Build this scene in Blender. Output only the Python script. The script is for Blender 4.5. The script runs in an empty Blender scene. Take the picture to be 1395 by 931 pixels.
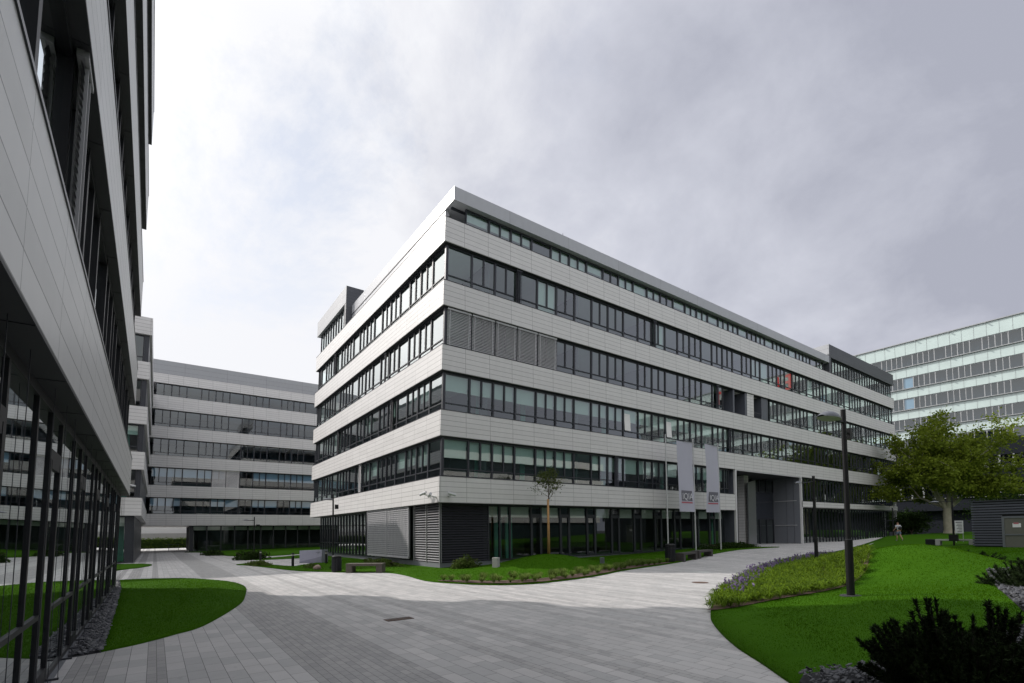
import bpy, bmesh, math, random
import numpy as np
from mathutils import Vector, Matrix
from mathutils.geometry import delaunay_2d_cdt

SC = bpy.context.scene
COL = SC.collection
R = math.radians

# ------------------------------------------------------------------ camera
CAM = np.array([-11.83996, -22.81705, 1.89886])
YAW, PIT, ROL, FPX, PPY = 0.94487, 0.04382, -0.01277, 673.347, 694.806
F = np.array([math.cos(PIT)*math.cos(YAW), math.cos(PIT)*math.sin(YAW), math.sin(PIT)])
RR = np.array([math.sin(YAW), -math.cos(YAW), 0.0]); UU = np.cross(RR, F)
R2 = RR*math.cos(ROL)+UU*math.sin(ROL); U2 = -RR*math.sin(ROL)+UU*math.cos(ROL)
cd = bpy.data.cameras.new('camera'); cam = bpy.data.objects.new('camera', cd); COL.objects.link(cam)
cam.matrix_world = Matrix(((R2[0], U2[0], -F[0], CAM[0]), (R2[1], U2[1], -F[1], CAM[1]), (R2[2], U2[2], -F[2], CAM[2]), (0, 0, 0, 1)))
cd.sensor_width = 36; cd.lens = FPX/1395*36; cd.shift_x = 0; cd.shift_y = (PPY-465.5)/1395
cd.clip_start = 0.05; cd.clip_end = 6000
SC.camera = cam

# ------------------------------------------------------------------ light
SUN_AZ = (-0.557, 0.830)          # direction towards the sun, in plan
SUN_EL = R(36.4)
sd = Vector((SUN_AZ[0]*math.cos(SUN_EL), SUN_AZ[1]*math.cos(SUN_EL), math.sin(SUN_EL))).normalized()
sl = bpy.data.lights.new('sun', 'SUN'); so = bpy.data.objects.new('sun', sl); COL.objects.link(so)
sl.energy = 3.15; sl.angle = R(0.6); sl.color = (1.0, 0.94, 0.88)
so.rotation_euler = (-sd).to_track_quat('-Z', 'Y').to_euler()

W = bpy.data.worlds.new('World'); SC.world = W; W.use_nodes = True
nt = W.node_tree; nt.nodes.clear()
def wn(t, **k):
    n = nt.nodes.new(t)
    for a, b in k.items(): setattr(n, a, b)
    return n
def lk(a, b): nt.links.new(a, b)
def wmath(op, a, b=None, clamp=False):
    n = wn('ShaderNodeMath', operation=op); n.use_clamp = clamp
    for i, v in enumerate((a, b)):
        if v is None: continue
        if isinstance(v, (int, float)): n.inputs[i].default_value = v
        else: lk(v, n.inputs[i])
    return n.outputs[0]
sky = wn('ShaderNodeTexSky', sky_type='NISHITA'); sky.sun_disc = False
sky.sun_elevation = SUN_EL; sky.sun_rotation = math.atan2(sd.x, sd.y)
b1 = wn('ShaderNodeBackground'); b1.inputs[1].default_value = 0.15; lk(sky.outputs[0], b1.inputs[0])
tc = wn('ShaderNodeTexCoord'); sep = wn('ShaderNodeSeparateXYZ'); lk(tc.outputs['Generated'], sep.inputs[0])
X, Y, Z = sep.outputs
zz = wmath('ADD', wmath('MAXIMUM', Z, 0.0), 0.55)
cmb = wn('ShaderNodeCombineXYZ'); lk(wmath('DIVIDE', X, zz), cmb.inputs[0]); lk(wmath('DIVIDE', Y, zz), cmb.inputs[1])
def wnoise(scale, detail, rough, dist=0.0, off=(0, 0, 0)):
    m = wn('ShaderNodeMapping'); m.inputs[1].default_value = off; lk(cmb.outputs[0], m.inputs[0])
    n = wn('ShaderNodeTexNoise'); n.inputs['Scale'].default_value = scale; n.inputs['Detail'].default_value = detail
    n.inputs['Roughness'].default_value = rough; n.inputs['Distortion'].default_value = dist
    lk(m.outputs[0], n.inputs['Vector']); return n.outputs['Fac']
nbig = wnoise(1.5, 6, 0.55, 0.3, (3.1, 1.7, 0)); nfine = wnoise(4.6, 8, 0.6, 0.2, (0.4, 5.2, 0))
# brightness of the cloud deck: brighter towards the sun side (+Y), greyer towards +X
grad = wmath('ADD', wmath('MULTIPLY', Y, 0.30), wmath('MULTIPLY', X, -0.48))
grad = wmath('ADD', grad, wmath('MULTIPLY', wmath('SUBTRACT', 0.5, Z), 0.12))
var = wmath('ADD', wmath('MULTIPLY', wmath('SUBTRACT', nbig, 0.5), 0.62), wmath('MULTIPLY', wmath('SUBTRACT', nfine, 0.5), 0.60))
sdot = wn('ShaderNodeVectorMath', operation='DOT_PRODUCT'); lk(tc.outputs['Generated'], sdot.inputs[0]); sdot.inputs[1].default_value = tuple(sd)
glow = wmath('MULTIPLY', wmath('POWER', wmath('MAXIMUM', sdot.outputs['Value'], 0.0), 26.0), 3.0)   # thin cloud lit from behind by the sun
lum = wmath('ADD', wmath('ADD', 0.745, grad), var)
bk = wmath('MULTIPLY', wmath('MAXIMUM', wmath('SUBTRACT', Z, 0.70), 0.0), 1.6)          # brighter overhead
bk2 = wmath('MULTIPLY', wmath('MAXIMUM', wmath('ADD', wmath('MULTIPLY', X, -0.45), wmath('MULTIPLY', Y, -0.75)), 0.0), 0.45)  # and towards the open south
lum = wmath('MINIMUM', wmath('MAXIMUM', lum, 0.33), 0.85)
lum = wmath('ADD', wmath('ADD', lum, bk), wmath('ADD', bk2, glow))
lsc = wmath('DIVIDE', lum, 2.0)
ramp = wn('ShaderNodeValToRGB'); cr = ramp.color_ramp
cr.elements[0].position = 0.15; cr.elements[0].color = (0.37, 0.385, 0.46, 1)
cr.elements[1].position = 0.9; cr.elements[1].color = (1.9, 1.88, 1.85, 1)
e = cr.elements.new(0.30); e.color = (0.585, 0.60, 0.675, 1); e = cr.elements.new(0.46); e.color = (0.93, 0.935, 0.96, 1)
lk(lsc, ramp.inputs[0])
b2 = wn('ShaderNodeBackground'); b2.inputs[1].default_value = 1.0; lk(ramp.outputs[0], b2.inputs[0])
# thin gaps in the deck where the blue shows, in the brighter half
gap = wnoise(2.6, 8, 0.66, 0.3, (7.3, 2.2, 0))
gapf = wmath('MULTIPLY', wmath('SUBTRACT', gap, 0.51), 8.0, True)
gapf = wmath('MULTIPLY', gapf, wmath('MULTIPLY', wmath('SUBTRACT', Z, 0.25), 3.0, True))
gapf = wmath('MULTIPLY', gapf, wmath('MULTIPLY', wmath('ADD', wmath('MULTIPLY', Y, 1.0), wmath('MULTIPLY', X, -0.6)), 0.85, True))
gapf = wmath('SUBTRACT', 1.0, wmath('MULTIPLY', gapf, 0.6))
mx = wn('ShaderNodeMixShader'); lk(gapf, mx.inputs[0]); lk(b1.outputs[0], mx.inputs[1]); lk(b2.outputs[0], mx.inputs[2])
wo = wn('ShaderNodeOutputWorld'); lk(mx.outputs[0], wo.inputs[0])

SC.view_settings.view_transform = 'Standard'; SC.view_settings.look = 'None'
SC.view_settings.exposure = 0.12; SC.view_settings.gamma = 1.0; SC.view_settings.use_curve_mapping = False
SC.render.engine = 'CYCLES'
SC.cycles.max_bounces = 7; SC.cycles.transparent_max_bounces = 10; SC.cycles.diffuse_bounces = 3; SC.cycles.glossy_bounces = 4
SC.cycles.caustics_reflective = False; SC.cycles.caustics_refractive = False
SC.cycles.sample_clamp_indirect = 4

# ------------------------------------------------------------------ materials
class NT:
    def __init__(s, name):
        s.m = bpy.data.materials.new(name); s.m.use_nodes = True; s.t = s.m.node_tree; s.t.nodes.clear()
        s.out = s.n('ShaderNodeOutputMaterial')
    def n(s, t, **k):
        x = s.t.nodes.new(t)
        for a, b in k.items(): setattr(x, a, b)
        return x
    def l(s, a, b): s.t.links.new(a, b)
    def put(s, sock, v):
        if isinstance(v, (int, float)): sock.default_value = v
        elif isinstance(v, tuple): sock.default_value = v if len(v) == 4 or sock.type == 'VECTOR' else (*v, 1)
        else: s.l(v, sock)
    def math(s, op, a, b=None, c=None, clamp=False):
        x = s.n('ShaderNodeMath', operation=op); x.use_clamp = clamp
        for i, v in enumerate((a, b, c)):
            if v is not None: s.put(x.inputs[i], v)
        return x.outputs[0]
    def noise(s, vec, scale, detail=4, rough=0.55, out='Fac'):
        x = s.n('ShaderNodeTexNoise'); s.put(x.inputs['Scale'], scale); x.inputs['Detail'].default_value = detail
        x.inputs['Roughness'].default_value = rough
        if vec is not None: s.l(vec, x.inputs['Vector'])
        return x.outputs[out]
    def mix(s, f, a, b, mode='MIX'):
        x = s.n('ShaderNodeMix', data_type='RGBA', blend_type=mode); s.put(x.inputs[0], f); s.put(x.inputs[6], a); s.put(x.inputs[7], b)
        return x.outputs[2]
    def pos(s): return s.n('ShaderNodeNewGeometry').outputs['Position']
    def xyz(s, v):
        x = s.n('ShaderNodeSeparateXYZ'); s.l(v, x.inputs[0]); return x.outputs
    def comb(s, a, b, c=0.0):
        x = s.n('ShaderNodeCombineXYZ'); s.put(x.inputs[0], a); s.put(x.inputs[1], b); s.put(x.inputs[2], c); return x.outputs[0]
    def bump(s, h, strength=0.3, dist=0.02):
        x = s.n('ShaderNodeBump'); x.inputs['Strength'].default_value = strength; x.inputs['Distance'].default_value = dist
        s.l(h, x.inputs['Height']); return x.outputs[0]
    def bsdf(s, col, rough=0.5, metal=0.0, spec=0.5, normal=None, **k):
        x = s.n('ShaderNodeBsdfPrincipled'); s.put(x.inputs['Base Color'], col); s.put(x.inputs['Roughness'], rough)
        s.put(x.inputs['Metallic'], metal); x.inputs['Specular IOR Level'].default_value = spec
        if normal is not None: s.l(normal, x.inputs['Normal'])
        for a, b in k.items(): s.put(x.inputs[a.replace('_', ' ')], b)
        s.l(x.outputs[0], s.out.inputs[0]); return x

def simple(name, col, rough=0.5, metal=0.0, spec=0.5, var=0.12, scale=3.0, bump=0.0):
    t = NT(name); p = t.pos(); f = t.noise(p, scale, 5)
    a = tuple(c*(1-var) for c in col); b = tuple(min(1, c*(1+var)) for c in col)
    c = t.mix(f, a, b); nrm = t.bump(t.noise(p, scale*8, 3), bump, 0.01) if bump else None
    t.bsdf(c, rough, metal, spec, nrm); return t.m

def cladding(name, col, row=0.272, lw=0.024, dark=0.5, rough=0.38, unit=1.555):
    t = NT(name); p = t.pos(); x, y, z = t.xyz(p); g = t.n('ShaderNodeNewGeometry')
    nx, ny, nz = t.xyz(g.outputs['Normal'])
    side = t.math('GREATER_THAN', t.math('ABSOLUTE', nx), 0.6)
    s_ = t.math('ADD', t.math('MULTIPLY', y, side), t.math('MULTIPLY', x, t.math('SUBTRACT', 1.0, side)))
    zr = t.math('MODULO', t.math('ADD', z, 3.5*4-3.45), 3.5)
    rj = t.math('DIVIDE', zr, row); zf = t.math('MULTIPLY', t.math('FRACT', rj), row)
    sj = t.math('DIVIDE', t.math('ADD', s_, 100*unit-0.11), unit); sf = t.math('MULTIPLY', t.math('FRACT', sj), unit)
    lz = t.math('LESS_THAN', zf, lw); ls = t.math('LESS_THAN', sf, lw)
    vert = t.math('LESS_THAN', t.math('ABSOLUTE', nz), 0.5)
    line = t.math('MULTIPLY', t.math('MAXIMUM', lz, ls), vert)
    wnz = t.n('ShaderNodeTexWhiteNoise', noise_dimensions='3D')
    t.l(t.comb(t.math('FLOOR', rj), t.math('FLOOR', sj), t.math('FLOOR', t.math('DIVIDE', z, 3.5))), wnz.inputs[0])
    k = t.math('ADD', 0.975, t.math('MULTIPLY', wnz.outputs['Value'], 0.05))
    st = t.noise(t.comb(t.math('MULTIPLY', s_, 3.0), z), 1.2, 5, 0.6)
    k = t.math('MULTIPLY', k, t.math('ADD', 0.92, t.math('MULTIPLY', st, 0.16)))
    k = t.math('MULTIPLY', k, t.math('SUBTRACT', 1.0, t.math('MULTIPLY', line, dark)))
    c = t.mix(1.0, col, t.comb(k, k, k), 'MULTIPLY')
    t.bsdf(c, t.math('ADD', rough, t.math('MULTIPLY', wnz.outputs['Value'], 0.05)), 0.0, 0.5, t.bump(line, 0.35, -0.01))
    return t.m

def glassmat(name, tint=(0.42, 0.52, 0.50), base=0.2, power=2.4, wob=0.0):
    t = NT(name)
    lw = t.n('ShaderNodeLayerWeight'); lw.inputs[0].default_value = 0.5
    g = t.n('ShaderNodeNewGeometry')
    dot = t.n('ShaderNodeVectorMath', operation='DOT_PRODUCT'); t.l(g.outputs['Incoming'], dot.inputs[0]); t.l(g.outputs['Normal'], dot.inputs[1])
    c = t.math('ABSOLUTE', dot.outputs['Value'])
    f = t.math('ADD', base, t.math('MULTIPLY', 1-base, t.math('POWER', t.math('SUBTRACT', 1.0, c), power)), clamp=True)
    tr = t.n('ShaderNodeBsdfTransparent'); tr.inputs[0].default_value = (*tint, 1)
    gl = t.n('ShaderNodeBsdfGlossy'); gl.inputs['Roughness'].default_value = 0.012; gl.inputs[0].default_value = (0.93, 0.97, 0.97, 1)
    if wob: t.l(t.bump(t.noise(g.outputs['Position'], 0.9, 1, 0.4), wob, 0.02), gl.inputs['Normal'])
    m = t.n('ShaderNodeMixShader'); t.l(f, m.inputs[0]); t.l(tr.outputs[0], m.inputs[1]); t.l(gl.outputs[0], m.inputs[2])
    t.l(m.outputs[0], t.out.inputs[0]); return t.m

def foliage(name, c1, c2, trans=0.35, rough=0.55, scale=0.8):
    t = NT(name); p = t.pos(); f = t.noise(p, scale, 3); o = t.n('ShaderNodeNewGeometry')
    rnd = o.outputs['Random Per Island']
    f2 = t.math('MULTIPLY', t.math('ADD', t.math('MULTIPLY', f, 1.1), rnd), 0.5)
    c = t.mix(f2, c1, c2)
    d = t.n('ShaderNodeBsdfPrincipled'); t.l(c, d.inputs['Base Color']); d.inputs['Roughness'].default_value = rough; d.inputs['Specular IOR Level'].default_value = 0.05
    tl = t.n('ShaderNodeBsdfTranslucent'); t.l(c, tl.inputs[0])
    m = t.n('ShaderNodeMixShader'); m.inputs[0].default_value = trans; t.l(d.outputs[0], m.inputs[1]); t.l(tl.outputs[0], m.inputs[2]); t.l(m.outputs[0], t.out.inputs[0])
    return t.m

def paving_mat():
    t = NT('concrete_paving'); p = t.pos(); x, y, z = t.xyz(p)
    ROW = 0.225
    ri = t.math('FLOOR', t.math('DIVIDE', t.math('ADD', x, 200.0), ROW))
    wr = t.n('ShaderNodeTexWhiteNoise', noise_dimensions='1D'); t.l(ri, wr.inputs['W'])
    darkrow = t.math('GREATER_THAN', wr.outputs['Value'], 0.68)
    def brick(row, length, off, mort):
        b = t.n('ShaderNodeTexBrick'); b.offset = off; b.offset_frequency = 2
        t.l(t.comb(t.math('ADD', y, t.math('MULTIPLY', wr.outputs['Value'], 0.37)), t.math('ADD', x, 200.0)), b.inputs['Vector'])
        b.inputs['Scale'].default_value = 1; b.inputs['Mortar Size'].default_value = mort; b.inputs['Mortar Smooth'].default_value = 0.2
        b.inputs['Brick Width'].default_value = length; b.inputs['Row Height'].default_value = row; b.inputs['Bias'].default_value = 0
        b.inputs['Color1'].default_value = (0.0, 0, 0, 1); b.inputs['Color2'].default_value = (1, 1, 1, 1); b.inputs['Mortar'].default_value = (0.5, 0.5, 0.5, 1)
        return b.outputs['Color'], b.outputs['Fac']
    c1, m1 = brick(ROW, 0.47, 0.4, 0.0045); c2, m2 = brick(ROW/2, 0.235, 0.45, 0.0035)
    cc = t.mix(darkrow, c1, c2); mm = t.mix(darkrow, m1, m2)
    v = t.xyz(cc)[0]; mo = t.xyz(mm)[0]
    n1 = t.noise(p, 0.35, 5, 0.6); n2 = t.noise(p, 60, 3, 0.7); n3 = t.noise(p, 3.0, 4, 0.6)
    k = t.math('ADD', 0.87, t.math('MULTIPLY', v, 0.14))
    k = t.math('MULTIPLY', k, t.math('ADD', 0.84, t.math('MULTIPLY', n1, 0.34)))
    k = t.math('MULTIPLY', k, t.math('ADD', 0.86, t.math('MULTIPLY', n2, 0.28)))
    k = t.math('MULTIPLY', k, t.math('ADD', 0.90, t.math('MULTIPLY', n3, 0.20)))
    n4 = t.noise(p, 5.5, 2, 0.5)
    k = t.math('MULTIPLY', k, t.math('SUBTRACT', 1.0, t.math('MULTIPLY', t.math('MULTIPLY', t.math('SUBTRACT', n4, 0.66), 9.0, clamp=True), 0.22)))
    k = t.math('MULTIPLY', k, t.math('ADD', 0.93, t.math('MULTIPLY', wr.outputs['Value'], -0.08)))
    k = t.math('MULTIPLY', k, t.math('SUBTRACT', 1.0, t.math('MULTIPLY', darkrow, t.math('SUBTRACT', 0.24, t.math('MULTIPLY', t.math('DIVIDE', t.math('ADD', x, 11.0), 6.0, clamp=True), 0.18)))))
    k = t.math('MULTIPLY', k, t.math('SUBTRACT', 1.0, t.math('MULTIPLY', mo, 0.62)))
    base = t.mix(v, (0.50, 0.50, 0.50), (0.54, 0.53, 0.525))
    col = t.mix(1.0, base, t.comb(k, k, k), 'MULTIPLY')
    h = t.math('ADD', t.math('MULTIPLY', mo, -1.0), t.math('MULTIPLY', n2, 0.25))
    t.bsdf(col, 0.78, 0.0, 0.35, t.bump(h, 0.35, 0.006)); return t.m

def grass_mat(name, a, b):
    t = NT(name); p = t.pos(); f = t.noise(p, 0.6, 6, 0.65); g = t.noise(p, 45, 3, 0.7)
    c = t.mix(t.math('ADD', t.math('MULTIPLY', f, 0.6), t.math('MULTIPLY', g, 0.5)), a, b)
    t.bsdf(c, 0.9, 0, 0.05, t.bump(g, 0.3, 0.015)); return t.m

M = {}
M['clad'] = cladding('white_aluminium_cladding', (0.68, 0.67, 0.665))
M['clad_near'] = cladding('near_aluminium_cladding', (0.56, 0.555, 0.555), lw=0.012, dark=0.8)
M['clad_dark'] = cladding('anthracite_cladding', (0.06, 0.065, 0.075), rough=0.4)
M['clad_grey'] = cladding('grey_cladding', (0.36, 0.37, 0.39), row=0.6, lw=0.02, unit=4.6)
M['clad_roof'] = cladding('roof_edge_cladding', (0.42, 0.43, 0.46), row=5.0, lw=0.02, unit=4.65, rough=0.3)
M['frame'] = simple('anthracite_window_frame', (0.028, 0.031, 0.040), 0.38, 0.0, 0.5, 0.1)
M['frame_black'] = simple('black_window_frame', (0.014, 0.015, 0.018), 0.5, 0.0, 0.3, 0.1)
M['frame_light'] = simple('silver_window_frame', (0.34, 0.35, 0.36), 0.4, 0.2)
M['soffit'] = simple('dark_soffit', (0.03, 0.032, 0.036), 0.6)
M['glass'] = glassmat('window_glass', (0.62, 0.78, 0.74), 0.12, 1.9, 0.07)
M['glass_blue'] = glassmat('blue_window_glass', (0.50, 0.66, 0.78), 0.13, 2.2)
M['glass_near'] = glassmat('near_window_glass', (0.34, 0.40, 0.38), 0.24, 1.5)
M['glass_ground'] = glassmat('ground_floor_glass', (0.62, 0.70, 0.66), 0.07, 2.6)
M['glass_pale'] = glassmat('spandrel_glass', (0.8, 0.95, 0.92), 0.25, 2.5)
M['blind'] = simple('white_roller_blind', (0.84, 0.83, 0.82), 0.7, var=0.04)
M['slat'] = simple('aluminium_slat', (0.62, 0.62, 0.63), 0.4, 0.3, var=0.06)
M['slat_dark'] = simple('dark_slat', (0.06, 0.062, 0.075), 0.4, 0.1)
M['louvre'] = simple('grey_metal_louvre', (0.36, 0.36, 0.37), 0.4, 0.1)
M['screen'] = simple('perforated_silver_metal', (0.44, 0.44, 0.46), 0.4, 0.1)
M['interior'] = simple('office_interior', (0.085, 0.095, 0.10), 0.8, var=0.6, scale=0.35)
M['curtain'] = simple('teal_partition', (0.12, 0.34, 0.28), 0.6)
M['plinth'] = simple('concrete_plinth', (0.17, 0.18, 0.20), 0.7, bump=0.2)
M['trim'] = simple('white_trim', (0.62, 0.62, 0.63), 0.4, var=0.04)
M['panel_grey'] = simple('entrance_grey_panel', (0.17, 0.18, 0.205), 0.35, var=0.06)
M['panel_dark'] = simple('entrance_dark_panel', (0.085, 0.092, 0.115), 0.3)
M['brushed'] = simple('brushed_sheet_metal', (0.26, 0.27, 0.28), 0.3, 0.6, var=0.15, scale=6)
M['paving'] = paving_mat()
M['lawn'] = grass_mat('lawn_turf', (0.020, 0.075, 0.002), (0.050, 0.130, 0.004))
M['blade'] = foliage('grass_blades', (0.026, 0.100, 0.002), (0.085, 0.185, 0.004), 0.4, 0.7, 0.45)
M['soil'] = simple('brown_soil', (0.11, 0.07, 0.055), 0.95, var=0.4, scale=8, bump=0.8)
M['slate'] = simple('slate_chips', (0.075, 0.078, 0.088), 0.55, var=0.6, scale=14, bump=0.3)
M['slate_bed'] = simple('slate_bed', (0.035, 0.036, 0.042), 0.9, var=0.5, scale=20, bump=0.8)
M['black_metal'] = simple('black_painted_steel', (0.010, 0.0105, 0.012), 0.45, 0.0, 0.3, 0.1)
M['lamp_grey'] = simple('grey_lamp_housing', (0.16, 0.17, 0.19), 0.35, 0.3)
M['lamp_lens'] = simple('frosted_lens', (0.35, 0.36, 0.30), 0.3)
M['pole_silver'] = simple('silver_flagpole', (0.50, 0.51, 0.52), 0.35, 0.3)
M['flag'] = simple('pale_lilac_cloth', (0.46, 0.46, 0.54), 0.8, var=0.04)
M['logo_grey'] = simple('logo_grey', (0.15, 0.15, 0.18), 0.8, var=0.05)
M['logo_red'] = simple('logo_red', (0.42, 0.12, 0.15), 0.8, var=0.05)
M['logo_white'] = simple('logo_white', (0.66, 0.66, 0.70), 0.8, var=0.02)
M['bench_wood'] = simple('weathered_bench_timber', (0.105, 0.09, 0.075), 0.75, var=0.35, scale=6, bump=0.3)
M['bench_dark'] = simple('dark_bench_timber', (0.055, 0.05, 0.048), 0.7, var=0.3, scale=6)
M['concrete'] = simple('light_concrete', (0.38, 0.375, 0.37), 0.8, var=0.1, bump=0.2)
M['stone_violet'] = simple('polished_violet_stone', (0.30, 0.30, 0.38), 0.3, var=0.1, scale=5)
M['pink_stone'] = simple('pinkish_boulder', (0.28, 0.2, 0.18), 0.8, var=0.3, bump=0.5)
M['bark_plane'] = simple('plane_tree_bark', (0.40, 0.37, 0.29), 0.85, var=0.45, scale=2.2, bump=0.4)
M['bark'] = simple('brown_bark', (0.10, 0.075, 0.055), 0.9, var=0.3, bump=0.4)
M['reed'] = simple('reed_trunk_wrap', (0.46, 0.26, 0.11), 0.85, var=0.2, scale=12, bump=0.3)
M['leaf_plane'] = foliage('plane_tree_leaves', (0.05, 0.09, 0.010), (0.25, 0.31, 0.035), 0.4, 0.5, 0.6)
M['leaf_young'] = foliage('young_tree_leaves', (0.05, 0.08, 0.02), (0.12, 0.15, 0.04), 0.4, 0.5, 2.0)
M['leaf_dark'] = foliage('dark_leaves', (0.012, 0.03, 0.008), (0.04, 0.07, 0.015), 0.2, 0.6, 0.6)
M['leaf_shrub'] = foliage('shrub_leaves', (0.05, 0.09, 0.02), (0.12, 0.16, 0.04), 0.3, 0.6, 1.5)
M['pine_stem'] = simple('dark_pine_stem', (0.022, 0.020, 0.014), 0.9)
M['tuft'] = foliage('tufted_grass_leaves', (0.07, 0.13, 0.02), (0.20, 0.27, 0.07), 0.35, 0.6, 2.5)
M['pine'] = foliage('dwarf_pine_needles', (0.010, 0.020, 0.007), (0.032, 0.050, 0.018), 0.1, 0.6, 3.0)
M['cover'] = foliage('ground_cover_leaves', (0.035, 0.085, 0.006), (0.19, 0.29, 0.02), 0.35, 0.5, 3.0)
M['purple'] = foliage('purple_flowers', (0.15, 0.11, 0.23), (0.30, 0.24, 0.40), 0.3, 0.6, 3.0)
M['hedge'] = foliage('hedge_leaves', (0.05, 0.09, 0.015), (0.12, 0.17, 0.03), 0.3, 0.6, 0.8)
M['red_letter'] = simple('red_sign_letters', (0.55, 0.03, 0.03), 0.5, var=0.05)
M['asphalt'] = simple('asphalt', (0.05, 0.05, 0.055), 0.85, var=0.2, scale=4)
M['rust'] = simple('rusted_grate', (0.10, 0.06, 0.045), 0.8, var=0.5, scale=30)
M['skin'] = simple('skin', (0.36, 0.21, 0.14), 0.6, var=0.08)
M['hair'] = simple('dark_hair', (0.05, 0.035, 0.025), 0.8)
M['shirt'] = simple('white_t_shirt', (0.46, 0.47, 0.50), 0.85, var=0.05)
M['shorts'] = simple('blue_grey_shorts', (0.16, 0.20, 0.30), 0.85, var=0.1)
M['pack'] = simple('black_backpack', (0.015, 0.015, 0.018), 0.7)
M['mesh_green'] = simple('green_banner', (0.06, 0.30, 0.22), 0.7)
M['white_wall'] = simple('white_rendered_wall', (0.66, 0.66, 0.66), 0.8, var=0.05)
M['paper'] = simple('white_board', (0.68, 0.69, 0.70), 0.5, var=0.04)
M['ink'] = simple('grey_print', (0.10, 0.10, 0.11), 0.7)
M['green_cap'] = simple('teal_glass_facade', (0.50, 0.60, 0.585), 0.15, 0.0, 0.9, var=0.15, scale=0.5)

# ------------------------------------------------------------------ mesh helpers
def shear(p): return (p[0]+0.033*max(0.0, p[2]-3.45), p[1], p[2])
IDENT = lambda p: p
def shearN(p): return (p[0]+0.033*p[2]+0.0042*max(0.0, 0.85-p[1]), p[1], p[2])
class MB:
    def __init__(s, T=IDENT): s.v = []; s.f = []; s.mi = []; s.T = T
    def quad(s, a, b, c, d, m=0):
        i = len(s.v); s.v += [s.T(a), s.T(b), s.T(c), s.T(d)]; s.f.append((i, i+1, i+2, i+3)); s.mi.append(m)
    def tri(s, a, b, c, m=0):
        i = len(s.v); s.v += [s.T(a), s.T(b), s.T(c)]; s.f.append((i, i+1, i+2)); s.mi.append(m)
    def box(s, x0, x1, y0, y1, z0, z1, m=0):
        x0, x1 = min(x0, x1), max(x0, x1); y0, y1 = min(y0, y1), max(y0, y1); z0, z1 = min(z0, z1), max(z0, z1)
        i = len(s.v)
        s.v += [s.T(p) for p in ((x0, y0, z0), (x1, y0, z0), (x1, y1, z0), (x0, y1, z0), (x0, y0, z1), (x1, y0, z1), (x1, y1, z1), (x0, y1, z1))]
        for q in ((0, 3, 2, 1), (4, 5, 6, 7), (0, 1, 5, 4), (1, 2, 6, 5), (2, 3, 7, 6), (3, 0, 4, 7)):
            s.f.append(tuple(i+k for k in q)); s.mi.append(m)
    def tube(s, p, q, r0, r1, n=8, m=0, cap=True):
        p = Vector(p); q = Vector(q); d = (q-p)
        if d.length < 1e-6: return
        d.normalize(); a = d.orthogonal().normalized(); b = d.cross(a); i = len(s.v)
        for c, r in ((p, r0), (q, r1)):
            for k in range(n):
                t = 2*math.pi*k/n; s.v.append(s.T(tuple(c+a*(r*math.cos(t))+b*(r*math.sin(t)))))
        for k in range(n):
            k2 = (k+1) % n; s.f.append((i+k, i+k2, i+n+k2, i+n+k)); s.mi.append(m)
        if cap:
            s.f.append(tuple(i+n-1-k for k in range(n))); s.mi.append(m); s.f.append(tuple(i+n+k for k in range(n))); s.mi.append(m)
    def lathe(s, cx, cy, prof, n=16, m=0):
        i = len(s.v)
        for z, r in prof:
            for k in range(n):
                t = 2*math.pi*k/n; s.v.append(s.T((cx+r*math.cos(t), cy+r*math.sin(t), z)))
        for j in range(len(prof)-1):
            for k in range(n):
                k2 = (k+1) % n; s.f.append((i+j*n+k, i+j*n+k2, i+(j+1)*n+k2, i+(j+1)*n+k)); s.mi.append(m)
        s.f.append(tuple(i+n-1-k for k in range(n))); s.mi.append(m)
        e = i+(len(prof)-1)*n; s.f.append(tuple(e+k for k in range(n))); s.mi.append(m)
    def build(s, name, mats, parent=None, smooth=False, bevel=0.0):
        me = bpy.data.meshes.new(name); me.from_pydata(s.v, [], s.f)
        if not isinstance(mats, (list, tuple)): mats = [mats]
        for m in mats: me.materials.append(m)
        if len(mats) > 1: me.polygons.foreach_set('material_index', s.mi)
        if smooth: me.polygons.foreach_set('use_smooth', [True]*len(s.f))
        me.update()
        o = bpy.data.objects.new(name, me); COL.objects.link(o)
        if parent is not None: o.parent = parent; o.matrix_parent_inverse = parent_inv(parent)
        if bevel:
            b = o.modifiers.new('bevel', 'BEVEL'); b.width = bevel; b.segments = 2; b.limit_method = 'ANGLE'
        return o
def parent_inv(p):
    # parents are un-parented or themselves carry identity/known transforms
    m = p.matrix_basis.copy(); q = p
    while q.parent is not None:
        m = q.parent.matrix_basis @ q.matrix_parent_inverse @ m if q.parent.parent is None else m; q = q.parent
    return m.inverted()
def npmesh(name, V, Fc, mats, parent=None, k=3):
    """fast mesh from numpy arrays; Fc (n,k)"""
    me = bpy.data.meshes.new(name); V = np.asarray(V, np.float32); Fc = np.asarray(Fc, np.int32)
    me.vertices.add(len(V)); me.vertices.foreach_set('co', V.ravel())
    me.loops.add(Fc.size); me.loops.foreach_set('vertex_index', Fc.ravel())
    me.polygons.add(len(Fc)); me.polygons.foreach_set('loop_start', np.arange(0, Fc.size, k, dtype=np.int32))
    me.polygons.foreach_set('loop_total', np.full(len(Fc), k, dtype=np.int32))
    me.update(calc_edges=True); me.validate()
    for m in (mats if isinstance(mats, (list, tuple)) else [mats]): me.materials.append(m)
    o = bpy.data.objects.new(name, me); COL.objects.link(o)
    if parent is not None: o.parent = parent; o.matrix_parent_inverse = parent_inv(parent)
    return o
def tag(o, label=None, cat=None, group=None, kind=None):
    if label: o['label'] = label
    if cat: o['category'] = cat
    if group: o['group'] = group
    if kind: o['kind'] = kind
    return o
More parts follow.
